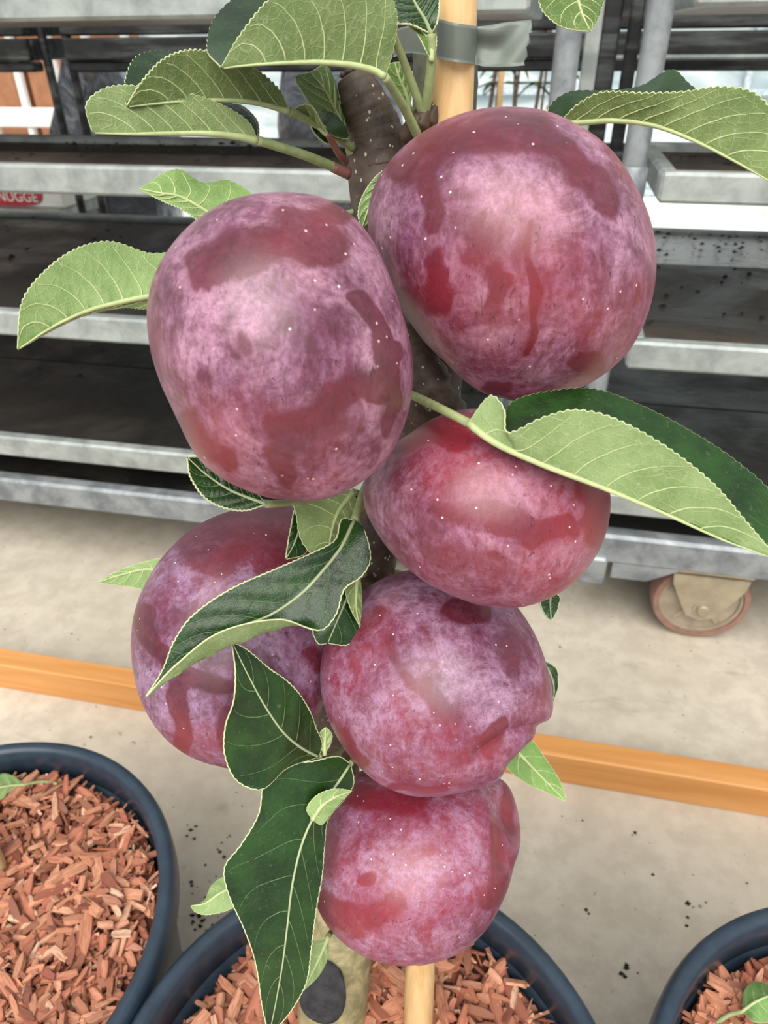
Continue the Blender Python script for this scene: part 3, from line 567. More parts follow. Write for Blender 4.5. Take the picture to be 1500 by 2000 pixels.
# ------------------------------------------------------------------ leaves
LEAVES = []
def leaf(Mp, Lp, Rp, face, pet=None, tint=(1, 1, 1), teeth=26, amp=.0009, fl=None, fr=None, bow=.0, parent=tree, origin=TB, nv=7, label=None, vein=True, pr=.00115, name='leaf', petmat='petiole', mats=('upper', 'under', 'edge'), thick=.00045, vr=1.0):
    teeth = int(teeth*1.4); amp *= .66; n = teeth*5+1; K = 6; prm = pr*(.5 if face[1] == 'upper' else .8); org = np.array(origin)
    m, l, r = cr(WP(Mp), n), cr(WP(Lp), n), cr(WP(Rp), n)
    u = np.linspace(0, 1, n); saw = (np.arange(n) % 5)/4.0; saw = np.where(np.arange(n) % 5 == 4, .55, saw); env = np.clip(np.sin(np.pi*np.clip(u*.93+.05, 0, 1))*2.2, 0, 1)
    def ext(e):
        d = e-m; w = np.linalg.norm(d, axis=1, keepdims=True)+1e-9; return e+d/w*np.minimum(amp, w*.2)*(saw*env)[:, None]
    l, r = ext(l), ext(r)
    def side(e, f):
        g = cr(WP(f), n) if f is not None else .5*(m+e)
        rows = []
        for k in range(1, K+1):
            t = k/K; rows.append(m*(1-t)*(1-2*t)+g*4*t*(1-t)+e*t*(2*t-1))
        return rows
    L_, R_ = side(l, fl), side(r, fr)
    G = np.stack(L_[::-1]+[m]+R_, 1)                          # n x (2K+1) x 3
    def normals(G):
        du = np.gradient(G, axis=0); dv = np.gradient(G, axis=1); N = np.cross(du, dv); N /= (np.linalg.norm(N, axis=2, keepdims=True)+1e-12); return N
    N = normals(G); half = {'L': slice(0, K), 'R': slice(K+1, 2*K+1), 'M': slice(0, 2*K+1)}[face[0]]
    vd = CAM-G[n//5:-n//5, half]; dt = (N[n//5:-n//5, half]*vd).sum()
    s = 1.0 if ((dt > 0) == (face[1] == 'upper')) else -1.0
    N = N*s
    v = np.abs(np.linspace(-1, 1, 2*K+1))[None, :]; ph = (u[:, None]-.24*v)*nv*1.15
    prof = np.sin(np.pi*u)[:, None]
    G = G + N*((np.abs(np.sin(np.pi*ph))-.5)*.0007*np.sin(np.pi*np.clip(v, 0, 1)**.8)*prof + bow*np.sin(np.pi*v)*prof*.01)[..., None]
    N = normals(G)*s
    top = G+N*thick/2; bot = G-N*thick/2; A = 2*K+1; nv_ = n*A
    V = np.concatenate([top.reshape(-1, 3), bot.reshape(-1, 3)])-org; Fc = []; mi = []
    for i in range(n-1):
        for j in range(A-1):
            a, b_, c, d = i*A+j, i*A+j+1, (i+1)*A+j+1, (i+1)*A+j
            Fc.append((a, b_, c, d) if s < 0 else (a, d, c, b_)); mi.append(0)
            q = tuple(x+nv_ for x in (a, b_, c, d)); Fc.append(q if s > 0 else q[::-1]); mi.append(1)
    bd = [(i*A, (i+1)*A) for i in range(n-1)]+[(i*A+A-1, (i+1)*A+A-1) for i in range(n-1)]+[(j, j+1) for j in range(A-1)]+[((n-1)*A+j, (n-1)*A+j+1) for j in range(A-1)]
    for a, b_ in bd: Fc.append((a, b_, b_+nv_, a+nv_)); mi.append(2)
    me = bpy.data.meshes.new(name); me.from_pydata(V.tolist(), [], Fc)
    for k in mats: me.materials.append(MT[k])
    me.polygons.foreach_set('material_index', mi); me.polygons.foreach_set('use_smooth', [True]*len(Fc))
    uvl = me.uv_layers.new(name='UVMap'); idx = np.zeros(len(me.loops), np.int32); me.loops.foreach_get('vertex_index', idx)
    idx = idx % nv_; uvs = np.stack([(idx//A)/(n-1), (idx % A)/(A-1)], 1); uvl.data.foreach_set('uv', uvs.astype(np.float32).ravel())
    me.set_sharp_from_angle(angle=1.0); me.update()
    o = link(name, me, parent); o.color = (*tint, 1)
    if label: o['label'] = label
    def at(uu, vv):
        x = uu*(n-1); i = int(min(max(x, 0), n-1.001)); a = x-i; y = (vv+1)*K; j = int(min(max(y, 0), 2*K-.001)); c = y-j
        Z = lambda T: (T[i, j]*(1-a)*(1-c)+T[i+1, j]*a*(1-c)+T[i, j+1]*(1-a)*c+T[i+1, j+1]*a*c)
        return Z(G)+Z(N)*thick*(.42 if face[1] == 'upper' else -.55)
    mb = MB(); pts = [at(x, 0)-org for x in np.linspace(0, .985, 40)]
    up_ = face[1] == 'upper'
    mb.tube(pts, list(np.linspace(prm, .00018, 40)), 8)
    if up_: mb.build('midrib', 'midrib_upper', o, True); mb = MB()
    if vein:
        wref = np.linalg.norm(l[n//2]-m[n//2])
        for sg in (-1, 1):
            for k in range(nv):
                u0 = .06+.80*(k+ (.25 if sg > 0 else 0))/nv; q = [at(min(.985, u0+.20*t**1.25), sg*(.92*t)) - org for t in np.linspace(0, 1, 14)]
                mb.tube(q, list(np.linspace(.00022 if up_ else .00026, .00007, 14)*vr), 5)
    if mb.v: mb.build('veins', 'vein_upper' if up_ else 'vein', o, True)
    mb = MB(); er = .00030 if face[1] == 'upper' else .00020
    for e in (G[:, 0], G[:, -1]): mb.tube(e[1:-1]-org, er, 5)
    mb.build('leaf_margin', 'edge', o, True)
    if pet:
        q = cr([W(*p) for p in pet]+[W(*Mp[0])], 24)-org; mb = MB(); mb.tube(q, list(np.linspace(pr*1.15, pr*.95, 24)), 10); mb.build('petiole', petmat, o, True)
    LEAVES.append(o); return o
OLIVE = (.68, .73, .55); PALE = (1.02, 1.08, .98); MIDG = (.86, 1.0, .78); DK = (1, 1, 1)
# A: big arching leaf at the top (underside near, upper side beyond)
leaf([(752, 150, .200), (735, 138, .199), (690, 126, .196), (620, 120, .192), (540, 122, .188), (470, 127, .186), (432, 132, .186)],
     [(752, 150, .200), (768, 90, .197), (772, 25, .193), (735, -45, .188), (640, -50, .183), (540, -10, .182), (470, 70, .183), (432, 132, .186)],
     [(752, 150, .200), (735, 100, .207), (690, 40, .211), (600, -30, .212), (500, -25, .209), (425, 30, .204), (406, 95, .197), (432, 132, .186)],
     ('L', 'under'), [(815, 264, .221), (790, 212, .212)], OLIVE, 30, .0011, pr=.0013)
# B
leaf([(565, 216, .215), (500, 199, .212), (430, 194, .208), (360, 196, .203), (300, 201, .199), (247, 207, .196)],
     [(565, 216, .215), (545, 178, .212), (500, 138, .207), (440, 112, .202), (375, 100, .197), (320, 118, .194), (275, 165, .194), (247, 207, .196)],
     [(565, 216, .215), (540, 190, .219), (480, 150, .221), (400, 118, .219), (320, 100, .213), (268, 112, .207), (246, 160, .201), (247, 207, .196)],
     ('L', 'under'), [(690, 290, .236), (630, 250, .226)], OLIVE, 28, .001)
# C
leaf([(503, 274, .214), (470, 266, .212), (400, 259, .208), (330, 259, .204), (255, 260, .199), (180, 258, .196)],
     [(503, 274, .214), (485, 240, .212), (430, 205, .208), (370, 185, .203), (290, 172, .198), (215, 172, .194), (170, 205, .193), (180, 258, .196)],
     [(503, 274, .214), (495, 235, .219), (455, 205, .221), (400, 195, .221), (330, 190, .216), (250, 195, .210), (190, 225, .202), (180, 258, .196)],
     ('L', 'under'), [(678, 338, .236), (600, 305, .224)], (.92, .94, .82), 26, .0008, petmat='petiole', pr=.0014)
part_tube('petiole_base', [W(682, 340, .2345), W(650, 327, .2312)], [.0019, .0016], 'red_petiole', tree, 10, 6)
# D small curled leaf and D2 behind it
leaf([(640, 262, .226), (620, 245, .224), (600, 232, .222), (580, 226, .221), (566, 228, .220)], [(640, 262, .226), (625, 235, .220), (608, 208, .217), (588, 206, .217), (570, 220, .219), (566, 228, .220)],
     [(640, 262, .226), (678, 270, .230), (672, 245, .230), (640, 215, .230), (606, 205, .226), (566, 228, .220)], ('L', 'under'), [(676, 316, .236), (662, 300, .232)], PALE, 14, .0006, nv=4, petmat='red_petiole', pr=.0011)
leaf([(678, 280, .2345), (665, 240, .233), (648, 205, .231), (630, 172, .229), (606, 142, .228)], [(678, 280, .2345), (640, 242, .228), (608, 205, .225), (588, 175, .225), (578, 152, .226), (606, 142, .228)],
     [(678, 280, .2345), (676, 245, .237), (664, 205, .238), (655, 165, .237), (638, 130, .234), (606, 142, .228)], ('L', 'under'), [(684, 300, .237)], (.62, .75, .45), 18, .0006, nv=5)
leaf([(660, 268, .238), (630, 245, .238), (612, 225, .238), (600, 212, .238)], [(660, 268, .238), (640, 280, .236), (612, 255, .236), (600, 212, .238)], [(660, 268, .238), (668, 240, .240), (640, 215, .240), (600, 212, .238)], ('M', 'upper'), None, DK, 10, .0005, nv=3)
leaf([(505, 270, .226), (480, 235, .226), (455, 215, .226), (430, 205, .226)], [(505, 270, .226), (470, 258, .224), (440, 235, .224), (430, 205, .226)], [(505, 270, .226), (500, 235, .229), (470, 207, .229), (430, 205, .226)], ('M', 'upper'), None, DK, 10, .0005, nv=3)
# F dark leaf by the stake, its curled underside, and the second petiole
leaf([(842, 66, .206), (830, 40, .204), (812, 10, .202), (790, -40, .2)], [(842, 66, .206), (805, 48, .203), (772, 42, .202), (752, 0, .2), (790, -40, .2)], [(842, 66, .206), (852, 45, .204), (856, 10, .204), (850, -30, .203), (790, -40, .2)],
     ('L', 'upper'), [(828, 232, .222), (836, 180, .216), (843, 110, .209)], DK, 16, .0007, pr=.0014)
leaf([(842, 118, .2085), (842, 95, .2075), (838, 78, .2068), (820, 58, .206)], [(842, 118, .2085), (832, 98, .2066), (815, 66, .206), (800, 52, .206), (820, 58, .206)], [(842, 118, .2085), (850, 98, .2076), (851, 68, .207), (845, 58, .206), (820, 58, .206)], ('M', 'under'), None, (.5, .72, .3), 8, .0004, nv=2, vein=False)
part_tube('petiole', [W(828, 228, .222), W(800, 150, .213), W(766, 62, .203), W(758, 40, .200)], [.0015, .0013, .0012, .001], 'petiole', tree, 10, 30)
leaf([(800, 215, .2245), (790, 180, .2225), (778, 150, .221), (770, 122, .221)], [(800, 215, .2245), (770, 190, .2195), (756, 160, .219), (758, 130, .2195), (770, 122, .221)], [(800, 215, .2245), (802, 185, .2235), (798, 155, .2225), (785, 125, .222), (770, 122, .221)], ('M', 'under'), [(812, 248, .227)], (.8, 1.05, .55), 14, .0006, nv=4)
leaf([(838, 238, .2225), (836, 220, .222), (840, 200, .222)], [(838, 238, .2225), (830, 220, .221), (840, 200, .222)], [(838, 238, .2225), (852, 220, .222), (840, 200, .222)], ('M', 'upper'), None, (1.2, 1.3, 1.1), 8, .0003, nv=2, vein=False)
# G
leaf([(440, 440, .2015), (400, 412, .199), (350, 385, .196), (310, 378, .194), (272, 370, .193)], [(440, 440, .2015), (400, 437, .1985), (360, 410, .196), (310, 388, .194), (272, 370, .193)], [(440, 440, .2015), (505, 400, .207), (450, 355, .207), (395, 358, .205), (345, 332, .201), (272, 370, .193)],
     ('R', 'under'), [(738, 400, .249), (640, 425, .244), (540, 440, .232)], (.88, 1.08, .74), 20, .0007, nv=6, pr=.0008)
# H
leaf([(335, 572, .200), (300, 578, .197), (240, 590, .193), (170, 608, .189), (100, 640, .185), (34, 683, .182)],
     [(335, 572, .200), (300, 600, .199), (240, 600, .194), (170, 614, .190), (100, 645, .186), (34, 683, .182)],
     [(335, 572, .200), (345, 500, .203), (290, 496, .200), (215, 474, .194), (150, 488, .188), (90, 530, .183), (45, 590, .180), (34, 683, .182)],
     ('R', 'under'), [(745, 440, .2505), (600, 470, .244), (440, 530, .228)], (.98, 1.12, .9), 32, .0008, nv=7)
# I right upper leaf
leaf([(1092, 240, .216), (1140, 237, .213), (1200, 234, .209), (1270, 242, .204), (1340, 266, .199), (1420, 305, .195), (1520, 362, .191)],
     [(1092, 240, .216), (1130, 205, .210), (1175, 183, .206), (1250, 184, .201), (1330, 182, .196), (1410, 172, .191), (1480, 190, .188), (1545, 290, .188), (1520, 362, .191)],
     [(1092, 240, .216), (1072, 215, .220), (1110, 182, .222), (1180, 178, .222), (1250, 170, .221), (1310, 138, .217), (1345, 165, .213), (1420, 230, .206), (1480, 300, .199), (1520, 362, .191)],
     ('L', 'under'), [(880, 330, .252), (985, 262, .252), (1050, 240, .232)], (.68, .74, .5), 32, .0011, nv=8)
# J tip hanging in from the top
leaf([(1130, -60, .216), (1125, -20, .215), (1135, 25, .214), (1152, 62, .214)], [(1130, -60, .216), (1060, -30, .214), (1058, 15, .213), (1095, 50, .213), (1152, 62, .214)], [(1130, -60, .216), (1180, -30, .216), (1178, 0, .216), (1165, 40, .215), (1152, 62, .214)], ('L', 'under'), None, (.38, .5, .2), 18, .0008, nv=5)
# E big leaf at right
leaf([(915, 826, .190), (965, 862, .1885), (1060, 906, .186), (1180, 952, .1835), (1300, 1002, .182), (1420, 1056, .181), (1520, 1092, .180)],
     [(915, 826, .190), (958, 775, .187), (984, 800, .1855), (992, 846, .184), (1060, 818, .180), (1120, 803, .1775), (1190, 816, .176), (1290, 868, .1755), (1390, 945, .176), (1460, 1025, .178), (1520, 1092, .180)],
     [(915, 826, .190), (975, 838, .194), (1000, 788, .197), (1075, 766, .199), (1160, 762, .2), (1250, 793, .199), (1350, 845, .196), (1440, 905, .192), (1510, 975, .187), (1520, 1092, .180)],
     ('L', 'under'), [(770, 760, .256), (805, 772, .226), (860, 798, .197)], PALE, 38, .0010, nv=8, pr=.0013, label='large leaf folded along its midrib, pale underside in front')
# K
leaf([(520, 985, .212), (450, 958, .212), (400, 925, .212), (365, 893, .211)], [(520, 985, .212), (470, 996, .211), (410, 978, .210), (375, 935, .210), (365, 893, .211)], [(520, 985, .212), (480, 945, .214), (430, 915, .214), (390, 895, .213), (365, 893, .211)], ('M', 'upper'), [(745, 1010, .297), (640, 980, .258)], DK, 18, .0007, nv=5)
# L pale leaf behind the centre leaf, and its dark neighbour
leaf([(690, 960, .246), (660, 1000, .243), (645, 1050, .241), (640, 1110, .241)], [(690, 960, .246), (560, 930, .240), (578, 1000, .238), (592, 1060, .238), (640, 1110, .241)], [(690, 960, .246), (700, 1000, .246), (695, 1050, .246), (680, 1100, .245), (640, 1110, .241)], ('L', 'under'), [(745, 1000, .296), (715, 970, .268)], (.98, 1.02, .84), 16, .0007, nv=5)
leaf([(600, 1000, .2475), (585, 1030, .247), (575, 1060, .2465), (558, 1092, .246)], [(600, 1000, .2475), (580, 990, .246), (568, 1035, .2455), (558, 1092, .246)], [(600, 1000, .2475), (605, 1040, .249), (595, 1080, .249), (558, 1092, .246)], ('M', 'upper'), None, DK, 12, .0005, nv=3)
# M centre leaf
leaf([(692, 1016, .236), (665, 1070, .2325), (630, 1115, .2295), (590, 1158, .227), (530, 1200, .2245), (450, 1232, .222), (370, 1285, .221), (284, 1362, .221)],
     [(692, 1016, .236), (668, 1015, .234), (655, 1055, .231), (612, 1080, .2285), (540, 1112, .2255), (450, 1152, .222), (375, 1205, .2205), (340, 1255, .2205), (318, 1310, .2208), (284, 1362, .221)],
     [(692, 1016, .236), (712, 1040, .234), (722, 1092, .233), (705, 1125, .231), (672, 1150, .229), (655, 1200, .227), (625, 1230, .2245), (545, 1210, .219), (430, 1235, .216), (345, 1298, .218), (284, 1362, .221)],
     ('L', 'upper'), [(735, 915, .262), (712, 955, .245)], DK, 36, .0005, nv=7, pr=.0014, label='large dark green leaf with a curled back edge in front of the lower apples',
     fr=[(692, 1016, .236), (704, 1030, .2345), (695, 1080, .2325), (668, 1120, .2305), (632, 1155, .228), (600, 1190, .226), (555, 1222, .2245), (475, 1252, .2225), (400, 1285, .221), (335, 1325, .2208), (284, 1362, .221)])
# S pair behind it
leaf([(690, 1140, .2470), (672, 1180, .2445), (655, 1220, .2435), (640, 1256, .2435)], [(690, 1140, .2470), (640, 1170, .2430), (612, 1225, .242), (622, 1256, .2425), (640, 1256, .2435)], [(690, 1140, .2470), (700, 1190, .247), (700, 1235, .247), (680, 1258, .246), (640, 1256, .2435)], ('M', 'upper'), [(716, 1120, .309), (704, 1125, .275)], (1.15, 1.15, 1.25), 12, .0004, nv=3)
leaf([(700, 1108, .2455), (695, 1150, .2445), (695, 1190, .244), (702, 1222, .2445)], [(700, 1108, .2455), (675, 1140, .2435), (682, 1180, .2425), (702, 1222, .2445)], [(700, 1108, .2455), (704, 1140, .2465), (706, 1185, .246), (702, 1222, .2445)], ('M', 'under'), None, (1.0, 1.05, .85), 12, .0004, nv=3)
# N
leaf([(622, 1478, .262), (585, 1458, .252), (553, 1430, .244), (518, 1380, .238), (484, 1318, .233), (452, 1253, .229)],
     [(622, 1478, .262), (560, 1500, .250), (512, 1540, .243), (465, 1525, .240), (440, 1475, .237), (441, 1418, .2345), (457, 1368, .232), (460, 1310, .230), (452, 1253, .229)],
     [(622, 1478, .262), (628, 1452, .259), (616, 1422, .2545), (602, 1385, .250), (570, 1340, .2445), (520, 1302, .238), (480, 1268, .2325), (452, 1253, .229)],
     ('M', 'upper'), [(690, 1440, .325), (660, 1470, .292)], DK, 26, .0005, nv=5, pr=.0011, label='dark green leaf hanging over the left apple')
# V small pale tip
leaf([(634, 1472, .262), (634, 1450, .260), (636, 1420, .259)], [(634, 1472, .262), (622, 1450, .2585), (624, 1434, .2585), (636, 1420, .259)], [(634, 1472, .262), (644, 1455, .261), (648, 1435, .2605), (636, 1420, .259)], ('M', 'under'), None, (1.3, 1.3, 1.35), 8, .0003, nv=3)
# O large bottom leaf
leaf([(684, 1492, .268), (655, 1535, .263), (622, 1578, .258), (592, 1640, .254), (572, 1720, .252), (562, 1800, .252), (552, 1880, .253), (540, 1950, .256), (525, 2025, .260)],
     [(684, 1492, .268), (660, 1478, .265), (610, 1488, .258), (545, 1494, .253), (518, 1520, .2505), (506, 1590, .2485), (472, 1650, .247), (440, 1694, .2465), (447, 1745, .247), (478, 1815, .2485), (500, 1880, .251), (512, 1960, .255), (525, 2025, .260)],
     [(684, 1492, .268), (690, 1530, .268), (672, 1560, .2655), (640, 1600, .2615), (633, 1650, .259), (628, 1710, .257), (616, 1780, .256), (607, 1850, .256), (598, 1915, .257), (570, 1970, .258), (525, 2025, .260)],
     ('M', 'upper'), [(705, 1440, .322), (700, 1470, .287)], DK, 40, .0005, nv=7, pr=.0012, label='largest dark green leaf, hanging at the bottom beside the lowest apple')
leaf([(610, 1600, .2555), (630, 1572, .2545), (655, 1556, .256), (688, 1544, .259)], [(610, 1600, .2555), (600, 1580, .2545), (618, 1555, .2545), (650, 1542, .2565), (688, 1544, .259)], [(610, 1600, .2555), (628, 1610, .2565), (645, 1590, .2575), (665, 1566, .258), (688, 1544, .259)], ('M', 'under'), None, (1.32, 1.42, 1.3), 12, .0004, nv=3, label='pale turned up flap of leaf edge')
# X pale leaf behind O
leaf([(640, 1830, .272), (625, 1865, .268), (608, 1900, .267), (592, 1935, .267)], [(640, 1830, .272), (600, 1850, .265), (595, 1890, .265), (592, 1935, .267)], [(640, 1830, .272), (640, 1868, .271), (622, 1905, .270), (592, 1935, .267)], ('M', 'under'), [(668, 1770, .386), (660, 1800, .32)], (1.05, 1.15, 1.0), 12, .0004, nv=3)
# P
leaf([(985, 1440, .300), (1020, 1478, .298), (1060, 1520, .296), (1106, 1566, .295)], [(985, 1440, .300), (985, 1490, .298), (1030, 1530, .296), (1070, 1548, .295), (1106, 1566, .295)], [(985, 1440, .300), (1030, 1440, .300), (1070, 1490, .298), (1095, 1530, .296), (1106, 1566, .295)], ('M', 'under'), [(690, 1390, .340), (860, 1420, .330)], (.8, 1.1, .58), 16, .0004, nv=4)
# Q
leaf([(335, 1122, .286), (290, 1112, .284), (240, 1122, .282), (190, 1138, .281)], [(335, 1122, .286), (310, 1158, .284), (260, 1146, .282), (190, 1138, .281)], [(335, 1122, .286), (330, 1092, .286), (275, 1100, .284), (225, 1118, .282), (190, 1138, .281)], ('M', 'under'), [(705, 1200, .322), (560, 1190, .330), (430, 1160, .322)], (.98, 1.12, .9), 16, .0005, nv=5)
# R curled leaf bottom left
leaf([(470, 1725, .300), (430, 1745, .298), (400, 1765, .297), (372, 1770, .297)], [(470, 1725, .300), (455, 1770, .296), (410, 1785, .295), (385, 1782, .296), (372, 1770, .297)], [(470, 1725, .300), (445, 1712, .303), (415, 1728, .303), (398, 1760, .300), (372, 1770, .297)], ('L', 'under'), [(672, 1690, .374), (570, 1700, .345)], (1.1, 1.2, 1.05), 12, .0005, nv=3)
# T small curls at right of the apples
leaf([(1075, 1160, .268), (1074, 1180, .266), (1076, 1212, .265)], [(1075, 1160, .268), (1056, 1176, .265), (1066, 1202, .265), (1076, 1212, .265)], [(1075, 1160, .268), (1092, 1165, .268), (1086, 1195, .266), (1076, 1212, .265)], ('M', 'upper'), [(728, 1110, .307), (900, 1140, .302), (1010, 1150, .285)], (1.4, 1.4, 1.6), 8, .0003, nv=3)
leaf([(1060, 1290, .300), (1076, 1320, .299), (1082, 1350, .298), (1076, 1378, .298)], [(1060, 1290, .300), (1060, 1330, .299), (1065, 1360, .298), (1076, 1378, .298)], [(1060, 1290, .300), (1085, 1305, .300), (1089, 1340, .299), (1076, 1378, .298)], ('M', 'upper'), [(700, 1290, .330), (880, 1290, .324)], (1.1, 1.1, 1.3), 10, .0003, nv=3)
# Z pale leaf edge between trunk and topmost apple
leaf([(770, 320, .228), (742, 360, .227), (722, 400, .227), (706, 445, .229)], [(770, 320, .228), (735, 345, .2255), (708, 385, .2255), (700, 420, .2265), (706, 445, .229)], [(770, 320, .228), (765, 370, .230), (745, 415, .231), (706, 445, .229)], ('M', 'under'), None, (.98, 1.22, 1.05), 16, .0004, nv=5)

# ------------------------------------------------------------------ tie tape
tp = empty('plant_tie', W(890, 80, .215)); tag(tp, 'grey green plastic tie tape wound round the tan stake with a torn tail', 'tape'); TO = W(890, 80, .215)
def ribbon(name, top, bot, n=28, t=.0003, jag=0):
    a = cr(WP(top), n); c = cr(WP(bot), n); K = 10; G = np.stack([a+(c-a)*k/K for k in range(K+1)], 1)
    if jag: G[-1] += (G[-1]-G[-3])*np.array([[.35*((k*7) % 3-1)] for k in range(K+1)])
    d = CAM-G; d /= np.linalg.norm(d, axis=2, keepdims=True)
    if jag:
        x = np.linspace(0, 1, n)[:, None]; y = np.linspace(0, 1, K+1)[None]; G = G+d*(.0016*np.sin(6.28*(y*1.1+.15))*np.exp(-((x-.25)/.3)**2)-.0006*np.sin(9*x+5*y))[..., None]
    V = np.concatenate([G.reshape(-1, 3), (G-d*t).reshape(-1, 3)])-TO; A = K+1; o = n*A; Fc = []
    for i in range(n-1):
        for j in range(K): q = (i*A+j, i*A+j+1, (i+1)*A+j+1, (i+1)*A+j); Fc += [q, tuple(x+o for x in q[::-1])]
    for i in range(n-1):
        for j in (0, K): Fc.append((i*A+j, (i+1)*A+j, (i+1)*A+j+o, i*A+j+o))
    for j in range(K):
        for i in (0, n-1): Fc.append((i*A+j, i*A+j+1, i*A+j+1+o, i*A+j+o))
    b = MB(); b.add(V, Fc); return b.build(name, 'tape', tp, True)
ribbon('tape_band', [(848, 34, .2165), (862, 38, .2095), (890, 45, .2062), (918, 49, .2085), (934, 52, .2150)], [(847, 112, .2225), (862, 116, .2155), (890, 121, .2122), (915, 124, .2145), (930, 126, .2215)])
ribbon('tape_tail', [(929, 52, .2148), (950, 50, .2145), (985, 44, .214), (1022, 40, .213), (1040, 38, .2125)], [(928, 126, .221), (945, 130, .220), (975, 131, .2185), (1000, 130, .217), (1025, 128, .216)], 30, .0003, 1)
ribbon('tape_loop', [(846, 40, .221), (820, 46, .226), (790, 52, .232), (765, 60, .236)], [(846, 110, .226), (820, 106, .231), (795, 104, .237), (768, 112, .241)])

# ------------------------------------------------------------------ apples
def apple(outline, cpx, z, depth, seed, wipes, dim, label, stem_to, calyx=None, lob=.012, grooves=()):
    C = W(cpx[0], cpx[1], z); e3 = (C-CAM)/np.linalg.norm(C-CAM); e1 = M3[:, 0]-e3*(M3[:, 0]@e3); e1 /= np.linalg.norm(e1); e2 = np.cross(e3, e1)
    dist = np.linalg.norm(C-CAM); th = []; rr = []
    for p in outline:
        d = ray(*p); P = CAM+d*(dist/(e3@d)); q = P-C; x, y = q@e1, q@e2; R_ = math.hypot(x, y); R_ *= math.cos(math.asin(min(.9, R_/dist*.75))); th.append(math.atan2(y, x)); rr.append(R_)
    o = np.argsort(th); th = np.array(th)[o]; rr = np.array(rr)[o]
    # periodic smooth interpolation
    T = np.concatenate([th-2*np.pi, th, th+2*np.pi]); Rv = np.concatenate([rr]*3); tt = np.linspace(-np.pi, np.pi, 721); ri = np.interp(tt, T, Rv)
    ker = np.exp(-.5*(np.arange(-40, 41)/8)**2); ker /= ker.sum(); ri = np.convolve(np.concatenate([ri[:-1]]*3), ker, 'same')[720:1441]
    mean = ri.mean(); cx = (ri[:-1]*np.cos(2*tt[:-1])).mean()*2; sx = (ri[:-1]*np.sin(2*tt[:-1])).mean()*2
    nu, nv = 160, 110; V = []; Wp = []
    for j in range(nv+1):
        ph = -math.pi/2+math.pi*j/nv; c, s = math.cos(ph), math.sin(ph)
        for i in range(nu):
            t = -math.pi+2*math.pi*i/nu; ro = np.interp(t, tt, ri); rs = mean+cx*math.cos(2*t)+sx*math.sin(2*t); k = c*c; R_ = ro*k+rs*(1-k)
            v = np.array([R_*c*math.cos(t), R_*c*math.sin(t), depth*s])
            dn = v/np.linalg.norm(v)
            for (ax_, dd, sg) in dim:
                a = np.array(ax_, float); a /= np.linalg.norm(a); an = math.acos(max(-1, min(1, dn@a))); v = v-dn*dd*math.exp(-(an/sg)**2)+dn*dd*.28*math.exp(-((an-1.9*sg)/(.8*sg))**2)
            v = v*(1+lob*.5*math.sin(5*math.atan2(dn[0], dn[2])+seed)*(.5+.5*dn[1])**2)
            V.append(e1*v[0]+e2*v[1]+e3*v[2])
    V = np.array(V); Fc = []
    for j in range(nv):
        for i in range(nu):
            a, b_, c, d = j*nu+i, j*nu+(i+1) % nu, (j+1)*nu+(i+1) % nu, (j+1)*nu+i
            Fc.append((a, b_, c, d))
    px, py = project(V+C); wp = np.zeros(len(V)); front = (V@e3) < .006
    sx_ = 9*np.sin(px/23+py/41+seed)+7*np.sin(py/17-px/29+2*seed)+4*np.sin(px/7+seed*3)*np.cos(py/9); sy_ = 9*np.sin(py/27-px/37+seed*1.7)+6*np.sin(px/15+py/19)
    px0, py0 = px, py; px, py = px+sx_*.6, py+sy_*.6
    for pts, w, st in wipes:
        best = np.full(len(V), 1e9)
        for k in range(len(pts)-1):
            a, b_ = np.array(pts[k], float), np.array(pts[k+1], float); ab = b_-a; t = np.clip(((px-a[0])*ab[0]+(py-a[1])*ab[1])/(ab@ab+1e-9), 0, 1)
            best = np.minimum(best, np.hypot(px-a[0]-t*ab[0], py-a[1]-t*ab[1]))
        x = np.clip(1.45-best/w, 0, 1); wp = np.maximum(wp, .8*st*x*x*(3-2*x)*front)
    for pts, w, dp in grooves:
        best = np.full(len(V), 1e9)
        for k in range(len(pts)-1):
            a, b_ = np.array(pts[k], float), np.array(pts[k+1], float); ab = b_-a; t = np.clip(((px0-a[0])*ab[0]+(py0-a[1])*ab[1])/(ab@ab+1e-9), 0, 1); best = np.minimum(best, np.hypot(px0-a[0]-t*ab[0], py0-a[1]-t*ab[1]))
        V = V - V/np.linalg.norm(V, axis=1, keepdims=True)*(dp*np.exp(-(best/w)**2)*((V@e3) < .012))[:, None]
    me = bpy.data.meshes.new('apple'); me.from_pydata(V.tolist(), [], Fc); me.materials.append(mk_apple(seed)); me.polygons.foreach_set('use_smooth', [True]*len(Fc))
    at = me.attributes.new('wipe', 'FLOAT', 'POINT'); at.data.foreach_set('value', wp.astype(np.float32)); me.update()
    ob = link('apple', me, None, tuple(C)); tag(ob, label, 'apple')
    a = np.array(dim[0][0], float); a /= np.linalg.norm(a); s0 = (e1*a[0]+e2*a[1]+e3*a[2])*depth*.72
    b = MB(); s1 = W(*stem_to)-C; b.tube(list(cr([s0, s0*1.1+(s1-s0)*.2, s1], 12)), list(np.linspace(.0011, .0016, 12)), 8); b.build('stem', 'stem', ob, True)
    if calyx is not None:
        a = np.array(calyx, float); a /= np.linalg.norm(a); w = e1*a[0]+e2*a[1]+e3*a[2]; g = V[np.argmax(V@w/np.linalg.norm(V, axis=1))]; b = MB()
        q = np.cross(w, e3); q /= np.linalg.norm(q); q2 = np.cross(w, q)
        for k in range(5):
            an = 2*math.pi*k/5; d = q*math.cos(an)+q2*math.sin(an); b.tube([g-w*.001+d*.001, g+w*.001+d*.003, g+w*.0035+d*.002], [.0012, .001, .0003], 6)
        b.build('calyx', 'calyx', ob, True)
    return ob
